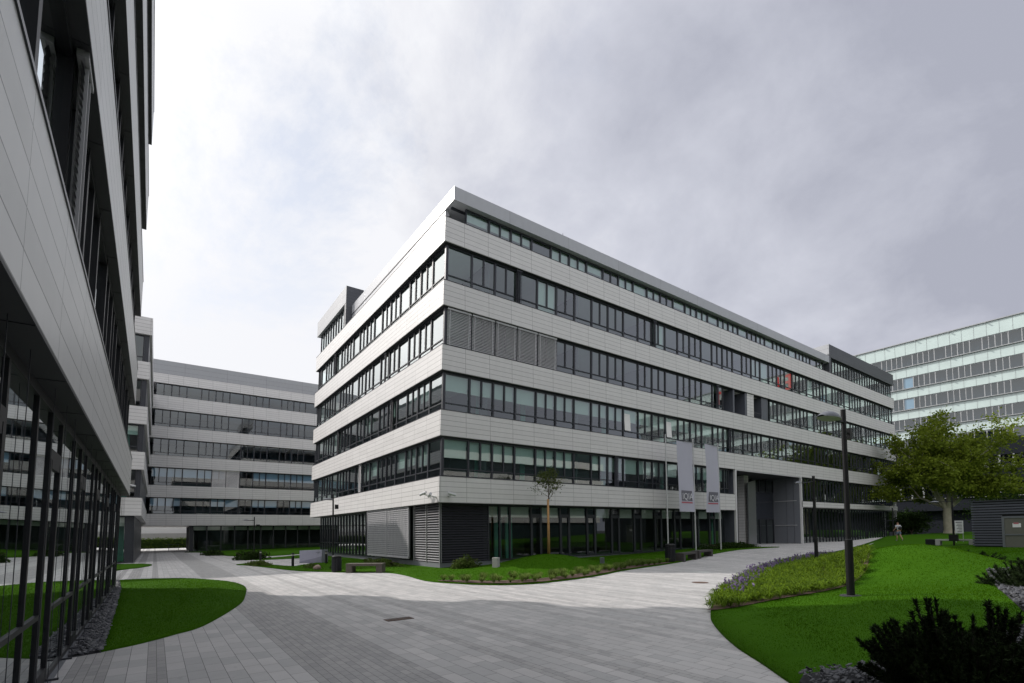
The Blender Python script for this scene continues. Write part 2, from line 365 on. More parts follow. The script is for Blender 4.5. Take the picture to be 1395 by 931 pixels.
def empty(name, loc=(0, 0, 0), **k):
    o = bpy.data.objects.new(name, None); o.empty_display_size = 0.2; COL.objects.link(o); o.location = loc
    return tag(o, **k)
def copy_tree(o, parent=None):
    c = o.copy(); COL.objects.link(c)
    if parent is not None: c.parent = parent; c.matrix_parent_inverse = o.matrix_parent_inverse.copy()
    for ch in list(o.children): copy_tree(ch, c)
    return c
def sstep(a, b, x):
    t = min(1, max(0, (x-a)/(b-a))) if b != a else 0; return t*t*(3-2*t)

# ------------------------------------------------------------------ ground
def base_h(x, y):
    h = 0.34*sstep(9, 24, x)*sstep(-9, -2, y)*(1-sstep(48, 60, x))
    h += -0.12*sstep(14, 24, y)*(1-sstep(15, 25, x))
    h += 1.05*sstep(30, 62, x)*sstep(0, -5, y)
    h += 0.30*sstep(22, 34, x)*sstep(-9, -13, y)
    return h
MOUNDS = [  # x, y, sx, sy, height
    (11.2, -16.6, 3.6, 2.9, 1.18), (24.0, -19.6, 5.0, 3.3, 0.75), (2.2, -20.2, 5.5, 3.6, 0.34),
    (5.4, -2.2, 2.7, 2.0, 0.62), (13.5, -1.8, 4.0, 1.6, 0.12), (-9.8, -4.5, 3.0, 5.0, 0.10), (0.2, 30.0, 8.0, 6.0, 0.30)]
def lawn_h(x, y, d=9.0):
    m = sum(h*math.exp(-((x-a)/sx)**2-((y-b)/sy)**2) for a, b, sx, sy, h in MOUNDS)
    return base_h(x, y)+0.035+m*sstep(0.0, 1.6, d)

def catmull(pts, n=8):
    out = []; L = len(pts)
    for i in range(L):
        p0, p1, p2, p3 = (np.array(pts[(i+k-1) % L][:2], float) for k in range(4))
        sharp = len(pts[i]) > 2
        if sharp and len(pts[(i+1) % L]) > 2:
            out.append(tuple(p1)); continue
        for j in range(n):
            t = j/n; out.append(tuple(0.5*((2*p1)+(-p0+p2)*t+(2*p0-5*p1+4*p2-p3)*t*t+(-p0+3*p1-3*p2+p3)*t**3)))
    return out
def seg_dist(P, poly):
    P = np.asarray(P, float); A = np.asarray(poly, float); B = np.roll(A, -1, 0); best = np.full(len(P), 1e9)
    for a, b in zip(A, B):
        d = b-a; L = d@d+1e-12; t = np.clip(((P-a)@d)/L, 0, 1); q = a+t[:, None]*d
        best = np.minimum(best, np.hypot(*(P-q).T))
    return best
def inside(P, poly):
    P = np.asarray(P, float); A = np.asarray(poly, float); B = np.roll(A, -1, 0); r = np.zeros(len(P), bool)
    for (x1, y1), (x2, y2) in zip(A, B):
        c = ((y1 > P[:, 1]) != (y2 > P[:, 1])); xi = (x2-x1)*(P[:, 1]-y1)/((y2-y1) if y2 != y1 else 1e-9)+x1
        r ^= c & (P[:, 0] < xi)
    return r
def sheet(name, poly, hf, mat, step=0.5, thick=0.0, parent=None):
    """triangulated ground sheet inside a closed outline, following hf(x,y,dist_to_edge)"""
    poly = [tuple(p[:2]) for p in poly]
    A = np.array(poly); lo = A.min(0); hi = A.max(0)
    gx, gy = np.meshgrid(np.arange(lo[0], hi[0], step), np.arange(lo[1], hi[1], step)); G = np.c_[gx.ravel(), gy.ravel()]
    G = G[inside(G, poly)]; G = G[seg_dist(G, poly) > step*0.35]
    vs = [Vector(p) for p in poly]+[Vector(p) for p in G]
    r = delaunay_2d_cdt(vs, [], [list(range(len(poly)))], 1, 1e-5)
    V = np.array([tuple(v) for v in r[0]]); D = seg_dist(V, poly)
    V3 = [(x, y, hf(x, y, d)) for (x, y), d in zip(V, D)]
    Fs = [tuple(f) for f in r[2]]
    if thick:
        n = len(V3); from collections import Counter
        cnt = Counter(); 
        for f in Fs:
            for i in range(3): cnt[tuple(sorted((f[i], f[(i+1) % 3])))] += 1
        bd = []
        for f in Fs:
            for i in range(3):
                a, b = f[i], f[(i+1) % 3]
                if cnt[tuple(sorted((a, b)))] == 1: bd.append((a, b))
        V3 += [(x, y, z-thick) for x, y, z in V3]
        Fs += [(b, a, a+n, b+n) for a, b in bd]
    me = bpy.data.meshes.new(name); me.from_pydata(V3, [], Fs); me.materials.append(mat)
    me.polygons.foreach_set('use_smooth', [len(f) == 3 for f in Fs]); me.update()
    o = bpy.data.objects.new(name, me); COL.objects.link(o)
    if parent is not None: o.parent = parent
    return o

g = MB(); g.quad((-1500, -1500, -0.22), (1500, -1500, -0.22), (1500, 1500, -0.22), (-1500, 1500, -0.22))
tag(g.build('ground', M['asphalt']), kind='structure')
PAVE = [(-14.5, -60), (26, -60), (26, -7.9), (34, -6.7), (45, -5.2), (56, -3.6), (66, -2.9), (75, 8), (30, 8), (20, 30), (8, 75), (-40, 75), (-40, 22.5), (-14.5, 22.5)]


def lawn(name, pts, step=0.45, n=7, label=None):
    poly = catmull(pts, n)
    o = sheet(name, poly, lambda x, y, d: lawn_h(x, y, d), M['lawn'], step, 0.12)
    tag(o, kind='structure'); return poly
S = 1
L_left = lawn('left_lawn', [(-12.55, -12.2, S), (-12.30, -12.03, S), (-12.0, -11.80), (-11.5, -11.25), (-10.94, -10.44), (-9.97, -7.58), (-9.52, -5.35), (-9.16, -2.39), (-9.41, 0.34), (-10.53, 3.09), (-11.5, 4.0), (-12.6, 4.46), (-13.1, 4.0, S), (-12.86, 1.0, S)], 0.35)
L_small = lawn('small_left_lawn', [(-14.6, 12.4), (-13.5, 13.2), (-12.71, 14.0), (-12.15, 16.0), (-11.95, 18.6), (-12.3, 21.0), (-13.0, 22.3), (-15.5, 22.6, S), (-16.0, 12.5, S)], 0.5)
L_right = lawn('right_lawn', [(-5.75, -20.1), (-4.95, -19.2), (-4.19, -18.34), (-3.04, -17.3), (-1.85, -16.44), (0.69, -14.99), (4.5, -13.32), (9.26, -11.58), (14.2, -10.11), (23.8, -7.86), (34, -6.2), (46, -4.6), (56, -3.0), (66, -2.2), (76, 4), (92, 9, S), (92, -42, S), (-4, -42, S), (-8, -30), (-7.2, -22)], 0.7)
L_main = lawn('main_lawn', [(-7.62, 12.9), (-7.0, 11.0), (-5.96, 4.9), (-5.2, 3.2), (-4.1, 1.3), (-3.2, 0.6), (-2.75, -0.6), (-2.85, -2.6), (-3.21, -5.06), (-2.9, -6.6), (-2.2, -8.0), (-1.0, -8.75), (0.6, -8.7), (3.0, -8.2), (5.9, -7.11), (9.5, -6.2), (13.0, -5.35), (18, -3.9), (22.6, -3.05), (26.5, -2.75), (29.9, -2.62), (28.2, -1.2), (27.9, 0.9, S), (0.7, 0.9, S), (0.9, 25.0, S), (-0.6, 22.0), (-2.6, 14.5), (-2.95, 11.6), (-4.6, 9.2), (-5.3, 8.7), (-6.3, 13.0), (-6.9, 14.0)], 0.45)
L_path = lawn('strip_lawn', [(-5.4, 20.0), (-4.3, 23.6), (-0.6, 26.5), (-0.2, 22.6), (-1.9, 20.6)], 0.6)
PAVE_LATER = 1
L_far = lawn('far_lawn', [(-5.9, 31.4), (-4.0, 28.6), (-2.2, 28.4), (0.2, 30.6), (3, 31), (20, 31, S), (20, 50.4, S), (-6.8, 50.4, S), (-7.2, 45), (-6.4, 36)], 1.0)
LAWNS = [L_left, L_small, L_right, L_main, L_path, L_far]
def pave_h(x, y, d):
    h = base_h(x, y)
    for L in LAWNS:
        if inside([(x, y)], L)[0] and seg_dist([(x, y)], L)[0] > 2.2: return h-0.35
    return h
tag(sheet('plaza_paving', PAVE, pave_h, M['paving'], 1.5), kind='structure')
# gravel beds of slate chips
GR1 = [(-12.52, -12.2), (-12.66, -6.0), (-12.82, 0.0), (-13.05, 4.0), (-13.16, 4.0), (-13.12, -12.4), (-12.95, -12.35)]
GR2 = [(-5.55, -19.95), (-5.2, -19.85), (-4.15, -20.39), (-2.98, -20.72), (-1.34, -21.05), (-0.39, -21.15), (-0.2, -24), (-8.5, -24), (-7.6, -22.4)]
GR3 = [(9.0, -18.95), (6.4, -19.6), (2.9, -20.4), (0.75, -20.95), (2.0, -25), (13, -25), (11.5, -20)]
GR4 = [(15.6, -18.6), (17.0, -18.2), (18.5, -19.4), (16, -20.5)]
def edge_fn(poly):
    return lambda x, y: seg_dist([(x, y)], poly)[0]
eR = edge_fn(L_right)
for nm, gp in (('slate_bed_left', GR1), ('slate_bed_near', GR2), ('slate_bed_right', GR3), ('slate_bed_far', GR4)):
    right = gp is not GR1
    fn = (lambda x, y, d: lawn_h(x, y, eR(x, y))+0.03) if right else (lambda x, y, d: base_h(x, y)+0.02)
    tag(sheet(nm, gp, fn, M['slate_bed'], 0.3, 0.15), kind='structure')
rng = np.random.default_rng(7)
def scatter(poly, n, excl=()):
    A = np.array([p[:2] for p in poly]); lo = A.min(0); hi = A.max(0); out = []
    while len(out) < n:
        P = lo+rng.random((n*2, 2))*(hi-lo); k = inside(P, A)
        for e in excl: k &= ~inside(P, e)
        out += list(P[k])
        if len(out) == 0 and n <= 0: break
    return np.array(out[:n])
def chips(name, poly, n, hf, size=(0.02, 0.07), label=''):
    P = scatter(poly, n); V = []; Fc = []
    for x, y in P:
        z = hf(x, y); a = rng.uniform(0, 6.28); s = rng.uniform(*size); t = s*rng.uniform(0.12, 0.35)
        tl = rng.normal(0, 0.35, 2); k = 5; i = len(V)
        rr = s*rng.uniform(0.6, 1.0, k); th = a+np.arange(k)*2*math.pi/k+rng.normal(0, 0.25, k)
        for w in (0, 1):
            for q in range(k):
                dx, dy = rr[q]*math.cos(th[q]), rr[q]*math.sin(th[q])*0.65
                V.append((x+dx, y+dy, z+0.02+dx*tl[0]+dy*tl[1]+w*t))
        for q in range(1, k-1): Fc.append((i+k, i+k+q, i+k+q+1))
        for q in range(k):
            q2 = (q+1) % k; Fc.append((i+q, i+q2, i+k+q2)); Fc.append((i+q, i+k+q2, i+k+q))
    o = npmesh(name, V, Fc, M['slate']); return tag(o, label, 'gravel', kind='stuff')
hR = lambda x, y: lawn_h(x, y, 9)+0.03
chips('slate_chips', GR1, 8500, lambda x, y: base_h(x, y)+0.02, label='dark slate chips in the strip along the left glass front')
chips('slate_chips', GR2, 6500, hR, (0.02, 0.06), 'dark slate chips around the nearest dwarf pine')
chips('slate_chips', GR3, 5000, hR, (0.03, 0.08), 'dark slate chips at the right edge of the lawn')

# grass blades
def blades(name, poly, n, hgt, w, hf, excl=(), label='', near=None):
    P = scatter(poly, n, excl)
    if near is not None:
        d = np.hypot(P[:, 0]-CAM[0], P[:, 1]-CAM[1]); P = P[rng.random(len(P)) < np.clip(near/d, 0.0, 1)**1.3]
    D = seg_dist(P, poly); n = len(P)
    Zb = np.array([hf(x, y, d) for (x, y), d in zip(P, D)])
    d = np.hypot(P[:, 0]-CAM[0], P[:, 1]-CAM[1]); ws = w*np.maximum(1, d/7.0)
    a = rng.uniform(0, 2*math.pi, n); ht = hgt*rng.uniform(0.55, 1.15, n); lean = rng.normal(0, 0.35, (n, 2))*ht[:, None]
    dx = np.cos(a)*ws/2; dy = np.sin(a)*ws/2
    V = np.empty((n, 3, 3)); V[:, 0] = np.c_[P[:, 0]-dx, P[:, 1]-dy, Zb-0.005]; V[:, 1] = np.c_[P[:, 0]+dx, P[:, 1]+dy, Zb-0.005]
    V[:, 2] = np.c_[P[:, 0]+lean[:, 0], P[:, 1]+lean[:, 1], Zb+ht]
    o = npmesh(name, V.reshape(-1, 3), np.arange(3*n).reshape(-1, 3), M['blade']); return tag(o, label, 'grass', kind='stuff')
BED = catmull([(-1.5, -16.25), (-1.05, -16.0), (0.69, -15.05), (4.5, -13.4), (9.26, -11.66), (14.2, -10.2), (19.5, -9.0), (24, -8.3), (23, -10.0), (17.5, -12.6), (12.5, -14.6), (8.6, -16.0), (5.6, -16.6), (3.0, -16.9), (0.6, -16.75)], 5)
blades('grass', L_left, 190000, 0.020, 0.0055, lawn_h, label='mown grass of the lawn beside the left glass front', near=7)
RN = [p for p in L_right if p[0] < 26 and p[1] > -27]
RN = [p for p in catmull([(-5.75, -20.1), (-4.95, -19.2), (-4.19, -18.34), (-3.04, -17.3), (-1.85, -16.44), (0.69, -14.99), (4.5, -13.32), (9.26, -11.58), (14.2, -10.11), (23.8, -7.86), (34, -9), (34, -24, S), (-4, -24, S)], 5)]
blades('grass', RN, 330000, 0.05, 0.010, lambda x, y, d: lawn_h(x, y, eRa(x, y)), (GR2, GR3, GR4, BED), 'mown grass of the mounded lawn on the right', near=8) if False else None
def lawn_h_vec(P, poly):
    D = seg_dist(P, poly); return np.array([lawn_h(x, y, d) for (x, y), d in zip(P, D)])
def blades2(name, poly, outline, n, hgt, w, excl, label, near):
    P = scatter(poly, n, excl)
    d = np.hypot(P[:, 0]-CAM[0], P[:, 1]-CAM[1]); P = P[rng.random(len(P)) < np.clip(near/d, 0, 1)**1.2]
    P = P[inside(P, outline)]
    Zb = lawn_h_vec(P, outline); n = len(P); d = np.hypot(P[:, 0]-CAM[0], P[:, 1]-CAM[1]); ws = w*np.maximum(1, d/7.0)
    a = rng.uniform(0, 2*math.pi, n); ht = hgt*rng.uniform(0.55, 1.15, n); lean = rng.normal(0, 0.35, (n, 2))*ht[:, None]
    dx = np.cos(a)*ws/2; dy = np.sin(a)*ws/2
    V = np.empty((n, 3, 3)); V[:, 0] = np.c_[P[:, 0]-dx, P[:, 1]-dy, Zb-0.005]; V[:, 1] = np.c_[P[:, 0]+dx, P[:, 1]+dy, Zb-0.005]
    V[:, 2] = np.c_[P[:, 0]+lean[:, 0], P[:, 1]+lean[:, 1], Zb+ht]
    return tag(npmesh(name, V.reshape(-1, 3), np.arange(3*n).reshape(-1, 3), M['blade']), label, 'grass', kind='stuff')
blades2('grass', RN, L_right, 620000, 0.022, 0.0065, (GR2, GR3, GR4, BED), 'mown grass of the mounded lawn on the right', 9)
blades2('grass', [(-8, 13), (-8, -9), (30, -9), (30, 1), (0, 1), (0, 14)], L_main, 180000, 0.026, 0.008, (), 'mown grass around the corner of the white office block', 16)

# ------------------------------------------------------------------ facades
class Facade:
    """s runs along the facade; n is outward distance from the plane"""
    def __init__(s, axis, plane, out, T): s.a = axis; s.p = plane; s.o = out; s.T = T
    def bx(s, mb, s0, s1, n0, n1, z0, z1, m=0):
        a, b = s.p+s.o*n0, s.p+s.o*n1
        if s.a == 0: mb.box(s0, s1, a, b, z0, z1, m)
        else: mb.box(a, b, s0, s1, z0, z1, m)
    def pt(s, t, n, z): return (t, s.p+s.o*n, z) if s.a == 0 else (s.p+s.o*n, t, z)
    def qd(s, mb, s0, s1, n, z0, z1, m=0):
        q = [s.pt(s0, n, z0), s.pt(s1, n, z0), s.pt(s1, n, z1), s.pt(s0, n, z1)]
        flip = (s.a == 0) != (s.o < 0)
        if flip: q = q[::-1]
        mb.quad(*q, m)
def unit_window(fc, parent, u, mats, merge=None):
    """u: dict(s0,s1,z0,z1,kind,blind,slats,transom,post)"""
    s0, s1, z0, z1 = u['s0'], u['s1'], u['z0'], u['z1']; p = u.get('post', 0.055)
    fr = merge or MB(fc.T); dp = u.get('dep', 0.10); pj_ = 0.03 if dp > 0.09 else 0.010; gp = u.get('gp', -0.035)
    fc.bx(fr, s0, s0+p, -dp, pj_, z0, z1); fc.bx(fr, s1-p, s1, -dp, pj_, z0, z1)
    fc.bx(fr, s0+p, s1-p, -dp, min(0.02, pj_), z0, z0+0.06); fc.bx(fr, s0+p, s1-p, -dp, min(0.02, pj_), z1-0.10, z1)
    tr = u.get('transom', 0.40)
    if tr: fc.bx(fr, s0+p, s1-p, -dp*0.8, min(0.015, pj_), z0+tr, z0+tr+0.055)
    k = u.get('kind', 'W')
    if k == 'N':
        c = (s0+s1)/2; fc.bx(fr, c-0.045, c+0.045, -0.09, 0.018, z0+(tr+0.055 if tr else 0.06), z1-0.10)
    if k == 'D':
        fc.bx(fr, s0+p, s1-p, -dp*0.8, min(0.018, pj_), z1-0.62, z1-0.50)
        fc.bx(fr, s0+p, s0+p+0.06, -dp*0.6, pj_+0.004, z0+0.06, z1-0.62); fc.bx(fr, s1-p-0.06, s1-p, -dp*0.6, pj_+0.004, z0+0.06, z1-0.62)
        fc.bx(fr, s0+p+0.09, s1-p-0.09, -dp*0.6, pj_+0.004, z0+0.06, z0+0.18); fc.bx(fr, s0+p+0.09, s1-p-0.09, -dp*0.6, pj_+0.004, z1-0.72, z1-0.62)
    if merge is not None:
        fc.qd(fr, s0+p, s1-p, gp, z0+0.06, z1-0.10, 1)
        if u.get('blind'): fc.qd(fr, s0+p, s1-p, -0.16, z1-0.10-(z1-z0-0.16)*u['blind'], z1-0.10, 2)
        return None
    w = fr.build('window', mats[0], parent)
    gl = MB(fc.T); fc.qd(gl, s0+p, s1-p, gp, z0+0.06, z1-0.10); gl.build('pane', mats[1], w)
    if u.get('blind'):
        b = MB(fc.T); fc.bx(b, s0+p+0.01, s1-p-0.01, -0.17, -0.16, z1-0.10-(z1-z0-0.16)*u['blind'], z1-0.10)
        b.build('roller_blind', mats[2], w)
    if u.get('open'):
        b = MB(fc.T); c = (s0+s1)/2; th = 0.45
        b.v += [fc.T(fc.pt(s0+0.1, 0.04, z0+0.5)), fc.T(fc.pt(c-0.06, 0.04, z0+0.5)), fc.T(fc.pt(c-0.06, -0.05, z1-0.15)), fc.T(fc.pt(s0+0.1, -0.05, z1-0.15))]
        b.v = [(x, y, z) for x, y, z in b.v]; b.f.append((0, 1, 2, 3)); b.mi.append(0)
        b.build('open_casement', mats[2], w)
    return w
def slat_blind(fc, parent, s0, s1, z0, z1, mat, pitch=0.085, n=0.09, dep=0.07, name='venetian_blind'):
    b = MB(fc.T); z = z0+0.03
    while z < z1-0.02:
        q = [fc.pt(s0, n-dep*0.28, z+0.03), fc.pt(s1, n-dep*0.28, z+0.03), fc.pt(s1, n+dep*0.28, z-0.03), fc.pt(s0, n+dep*0.28, z-0.03)]
        b.quad(*q); q = [(x, y, zz-0.008) for x, y, zz in q]; b.quad(*q[::-1]); z += pitch
    for s_ in (s0+0.15, s1-0.15): fc.bx(b, s_-0.01, s_+0.01, n-0.04, n+0.04, z0, z1)
    fc.bx(b, s0, s1, n-0.05, n+0.05, z1-0.09, z1)
    return b.build(name, mat, parent)
def units(start, end, unit=1.555, pat='WNN'):
    out = []; i = 0; s = start
    while s+unit*0.6 < end:
        e = min(s+unit, end); out.append((s, e, pat[i % len(pat)])); s = e; i += 1
    return out
def place_windows(lst, parent, mats, limit=100):
    """lst of (facade, unit dict); the largest seen become parts, the rest one part"""
    def size(fu):
        f, u = fu; c = Vector(f.pt((u['s0']+u['s1'])/2, 0, (u['z0']+u['z1'])/2)); d = Vector(CAM)-c
        nrm = Vector((0, f.o, 0)) if f.a == 0 else Vector((f.o, 0, 0))
        cs = d.normalized().dot(nrm); D = (Vector(CAM)-c).length
        vis = 1 if (c-Vector(CAM)).dot(Vector(F)) > 0 else 0.01
        return max(cs, 0.0001)*(u['s1']-u['s0'])*(u['z1']-u['z0'])/D**2*vis
    lst = sorted(lst, key=size, reverse=True)
    for f, u in lst[:limit]: unit_window(f, parent, u, mats)
    if len(lst) > limit:
        groups = {}
        mb = MB(lst[limit][0].T)
        for f, u in lst[limit:]: mb.T = f.T; unit_window(f, parent, u, mats, mb)
        tag(mb.build('window', list(mats[:3]), parent), kind='stuff')

Z0, PZ, BT = 3.45, 3.5, 1.36
LEV = [Z0+PZ*k for k in range(5)]
random.seed(3)

# ---- main building ------------------------------------------------
UL, VL = 66.9, 26.04
MBD = empty('office_block', (0, 0, 0), label='long six-storey office block with white cladding bands and dark corner louvres, in the centre', cat='office building')
wf = Facade(0, 0.24, -1, shear); wl = Facade(1, 0.24, -1, shear)
for k, z in enumerate(LEV):
    b = MB(shear)
    if k == 0:
        b.box(0, 27.9, 0, VL, z, z+BT); b.box(27.9, 40.1, 7.2, VL, z, z+BT-0.002); b.box(40.1, UL, 0, VL, z+0.52, z+1.07)
        b.box(27.62, 28.05, 0.01, 6.9, z+0.003, z+BT-0.003)
    else: b.box(0, UL, 0, VL, z, z+BT)
    b.build('facade_band', M['clad'], MBD)
    # thin dark drip edge and coping line
    b = MB(shear)
    if k: b.box(-0.012, UL+0.012, -0.012, 0.03, z+BT, z+BT+0.035); b.box(-0.012, 0.03, -0.012, VL+0.012, z+BT+0.001, z+BT+0.036)
    else: b.box(-0.012, 27.9, -0.012, 0.03, z+BT, z+BT+0.035); b.box(-0.012, 0.03, -0.012, VL+0.012, z+BT+0.001, z+BT+0.036)
    b.build('coping', M['frame'], MBD)
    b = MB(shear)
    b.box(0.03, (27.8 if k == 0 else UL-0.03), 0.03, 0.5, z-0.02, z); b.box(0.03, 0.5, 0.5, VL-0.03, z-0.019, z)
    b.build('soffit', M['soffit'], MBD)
# inner core so one sees rooms, not straight through
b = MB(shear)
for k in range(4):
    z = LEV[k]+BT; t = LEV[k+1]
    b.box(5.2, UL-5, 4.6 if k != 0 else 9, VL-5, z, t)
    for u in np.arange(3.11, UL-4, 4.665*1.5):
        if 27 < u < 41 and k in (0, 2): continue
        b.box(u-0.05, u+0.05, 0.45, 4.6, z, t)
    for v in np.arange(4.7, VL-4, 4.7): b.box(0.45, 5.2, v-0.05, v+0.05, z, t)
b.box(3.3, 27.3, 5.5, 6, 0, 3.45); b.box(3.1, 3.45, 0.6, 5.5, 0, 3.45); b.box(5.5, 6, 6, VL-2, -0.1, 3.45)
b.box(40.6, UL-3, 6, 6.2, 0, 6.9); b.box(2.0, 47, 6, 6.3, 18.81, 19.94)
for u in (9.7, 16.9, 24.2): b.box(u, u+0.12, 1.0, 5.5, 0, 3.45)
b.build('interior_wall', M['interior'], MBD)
rg = random.Random(5)
b = MB(shear)
for k in range(2):
    for u in (2.9, 6.1, 13.2, 19.6, 25.4): b.box(u, u+0.35, 1.2, 1.28, LEV[k]+BT, LEV[k+1])
for u in (4.5, 5.3, 27.0): b.box(u, u+0.5, 1.6, 1.68, 0.3, 3.4)
b.build('partition', M['curtain'], MBD)
lst = []
def blind_for(k, s): 
    if k in (0, 1): return 0.5 if k == 1 else 0.46
    return 0
for k in range(4):
    z0, z1 = LEV[k]+BT+0.035, LEV[k+1]-0.02
    for s0, s1, kd in units(0.30, UL-0.2):
        if k == 0 and s1 > 27.4 and s0 < 41: 
            if s0 < 27.0: s1 = 27.4
            else: continue
        if k == 0 and s0 > 41: continue
        if k == 2 and s1 > 28.2 and s0 < 33.5: continue
        bl = 0
        if k in (0, 1) and s1 < 29: bl = (0.44 if k == 1 else 0.50)+rg.choice([0, 0, 0, 0.02]); 
        if k in (0, 1) and rg.random() < 0.10: bl = 0
        if k == 3 and rg.random() < 0.25: bl = 0.95
        if k == 2 and rg.random() < 0.15 and s0 > 8: bl = 0.95
        lst.append((wf, dict(s0=s0, s1=s1, z0=z0, z1=z1, kind=kd, blind=bl, open=(k == 1 and (13.9 < s0 < 15.4 or 18.5 < s0 < 20)))))
    if k == 0:
        for s0, s1, kd in units(40.3, UL-0.3, 0.78, 'W'):
            lst.append((wf, dict(s0=s0, s1=s1, z0=4.55, z1=z1, kind='W', transom=0, post=0.03)))
    for s0, s1, kd in units(0.30, VL-0.25, 1.53):
        bl = 0
        if k in (0, 1) and rg.random() < 0.4: bl = rg.choice([0.3, 0.5, 0.6])
        lst.append((wl, dict(s0=s0, s1=s1, z0=z0, z1=z1, kind=kd, blind=bl)))
at = Facade(0, 0.34, -1, shear)
for s0, s1, kd in units(1.45, 46.8): lst.append((at, dict(s0=s0, s1=s1, z0=18.83, z1=19.92, kind=kd, transom=0, blind=rg.choice([0, 0.5, 0.97]))))
gf = Facade(0, 0.8, -1, shear); gl_ = Facade(1, 0.8, -1, shear)
s = 3.45; seq = [(0.9, 'W'), (0.75, 'W'), (1.58, 'W')]
cuts = [(3.45, 4.34, 'W'), (4.34, 5.07, 'W'), (5.07, 6.65, 'W'), (6.65, 7.42, 'D')]
s = 7.42
while s < 27:
    cuts.append((s, min(s+1.57, 27.6), 'W')); s += 1.57
    if s < 26.9: cuts.append((s, s+0.77, 'D'))
    s += 0.77
for s0, s1, kd in cuts: lst.append((gf, dict(s0=s0, s1=s1, z0=0.26, z1=3.45, kind=kd, transom=0, blind=0.20 if kd == 'W' else 0, g=1)))
for s0, s1, kd in units(10.8, VL-0.5, 0.77, 'WW'): lst.append((gl_, dict(s0=s0, s1=s1, z0=0.2, z1=3.45, kind='W', transom=0.9, blind=0.17, g=1)))
for s0, s1, kd in units(40.4, UL-0.6, 0.78, 'W'): lst.append((gf, dict(s0=s0, s1=s1, z0=0.2, z1=3.96, kind='W', transom=0, post=0.035, g=1)))
gr = [(f, u) for f, u in lst if u.get('g')]; up = [(f, u) for f, u in lst if not u.get('g')]
place_windows(up, MBD, (M['frame'], M['glass'], M['blind']), 74)
def place_ground(lst, parent, limit):
    place_windows(lst, parent, (M['frame'], M['glass_ground'], M['blind']), limit)
place_ground(gr, MBD, 24)
# narrow bunched slats and full blinds
for s0 in (0.32, 1.87, 3.43, 4.98, 6.54): slat_blind(wf, MBD, s0+0.02, s0+1.5, LEV[2]+BT+0.04, LEV[3]-0.02, M['slat'])
for k, s0 in ((3, 4.86), (3, 17.4), (1, 27.4), (2, 25.6), (0, 13.3), (3, 45.5)): slat_blind(wf, MBD, s0, s0+0.42, LEV[k]+BT+0.04, LEV[k+1]-0.02, M['slat_dark'])
for k, s0 in ((3, 19.9), (2, 8.2), (1, 6.9), (0, 12.6), (1, 18.4)): slat_blind(wl, MBD, s0, s0+0.42, LEV[k]+BT+0.04, LEV[k+1]-0.02, M['slat_dark' if k > 0 else 'slat'])
# glass corner post
for k in range(4):
    b = MB(shear); b.box(0.19, 0.33, 0.19, 0.33, LEV[k]+BT, LEV[k+1]); b.build('corner_post', M['frame'], MBD)
# loggia
b = MB(shear); zl, zt = LEV[2]+BT, LEV[3]
b.box(28.25, 34.0, 3.4, 3.6, zl, zt); b.box(28.1, 28.35, 0.14, 3.4, zl, zt); b.box(30.0, 30.32, 0.12, 3.4, zl, zt); b.box(32.9, 34.05, 0.16, 3.4, zl, zt)
b.build('loggia_wall', M['panel_dark'], MBD)
b = MB(shear); b.box(30.32, 31.45, 0.1, 0.6, zl, zt-0.001); b.box(31.45, 32.9, 2.6, 2.7, zl, zt-0.002); b.build('loggia_column', M['clad'], MBD)
b = MB(shear)
for u in np.arange(31.5, 32.9, 0.12): b.box(u, u+0.02, 0.2, 0.22, zl, zl+0.55)
b.box(31.46, 32.9, 0.19, 0.23, zl+0.55, zl+0.60); b.build('railing', M['frame'], MBD)
# attic roof slab
b = MB(shear); b.box(0.5, 47.28, 0.0, 17.18, 19.94, 20.70); b.box(4, 63, 2.4, 22, 18.82, 20.62); b.build('roof_slab', M['clad_roof'], MBD)
b = MB(shear); b.box(0.7, 47.2, 0.6, 0.75, 19.86, 19.939); b.build('attic_wall', M['frame'], MBD)
b = MB(shear); b.box(0.52, 0.75, 1.0, 17.17, 18.85, 19.938); b.build('attic_side_wall', M['clad_roof'], MBD)
b = MB(shear); b.box(0.485, 0.52, 0.9, 17.17, 19.88, 19.94); b.build('coping', M['frame'], MBD)
# end boxes (frames) on the roof
b = MB(shear); b.box(0.0, 1.45, 17.2, VL, 20.82, 22.25); b.build('roof_box', M['clad_grey'], MBD)
b = MB(shear); b.box(0.012, 1.44, 17.18, 17.6, 18.83, 22.24); b.build('roof_box_end', M['clad_dark'], MBD)
lst = []
fl = Facade(1, 0.25, -1, shear)
for s0, s1, kd in units(17.65, VL-0.2, 0.78, 'W'): lst.append((fl, dict(s0=s0, s1=s1, z0=18.83, z1=20.81, kind='W', transom=0, post=0.035)))
fr_ = Facade(0, 0.25, -1, shear)
for s0, s1, kd in units(47.8, UL-0.3, 0.78, 'W'): lst.append((fr_, dict(s0=s0, s1=s1, z0=18.83, z1=20.60, kind='W', transom=0, post=0.035)))
place_windows(lst, MBD, (M['frame'], M['glass'], M['blind']), 0)
b = MB(shear); b.box(47.28, UL+0.0, 0.0, 6.6, 20.62, 22.05); b.box(47.28, 47.75, 0.003, 6.6, 18.83, 20.62); b.box(43.6, 47.27, 1.6, 6.6, 18.83, 21.3); b.box(48, UL-0.4, 4, 4.2, 18.83, 20.6)
b.build('roof_box', M['clad_dark'], MBD)
b = MB(shear); b.box(47.262, 47.28, 0.0, 6.5, 20.9, 22.05); b.build('roof_box_end', M['clad_grey'], MBD)
for u in (11.0, 26.0): 
    b = MB(shear); b.tube((u, 3, 20.6), (u, 3, 23.3), 0.03, 0.015, 6); b.tube((u-0.3, 3, 22.7), (u+0.3, 3, 22.9), 0.012, 0.012, 5); b.build('roof_antenna', M['frame'], MBD)
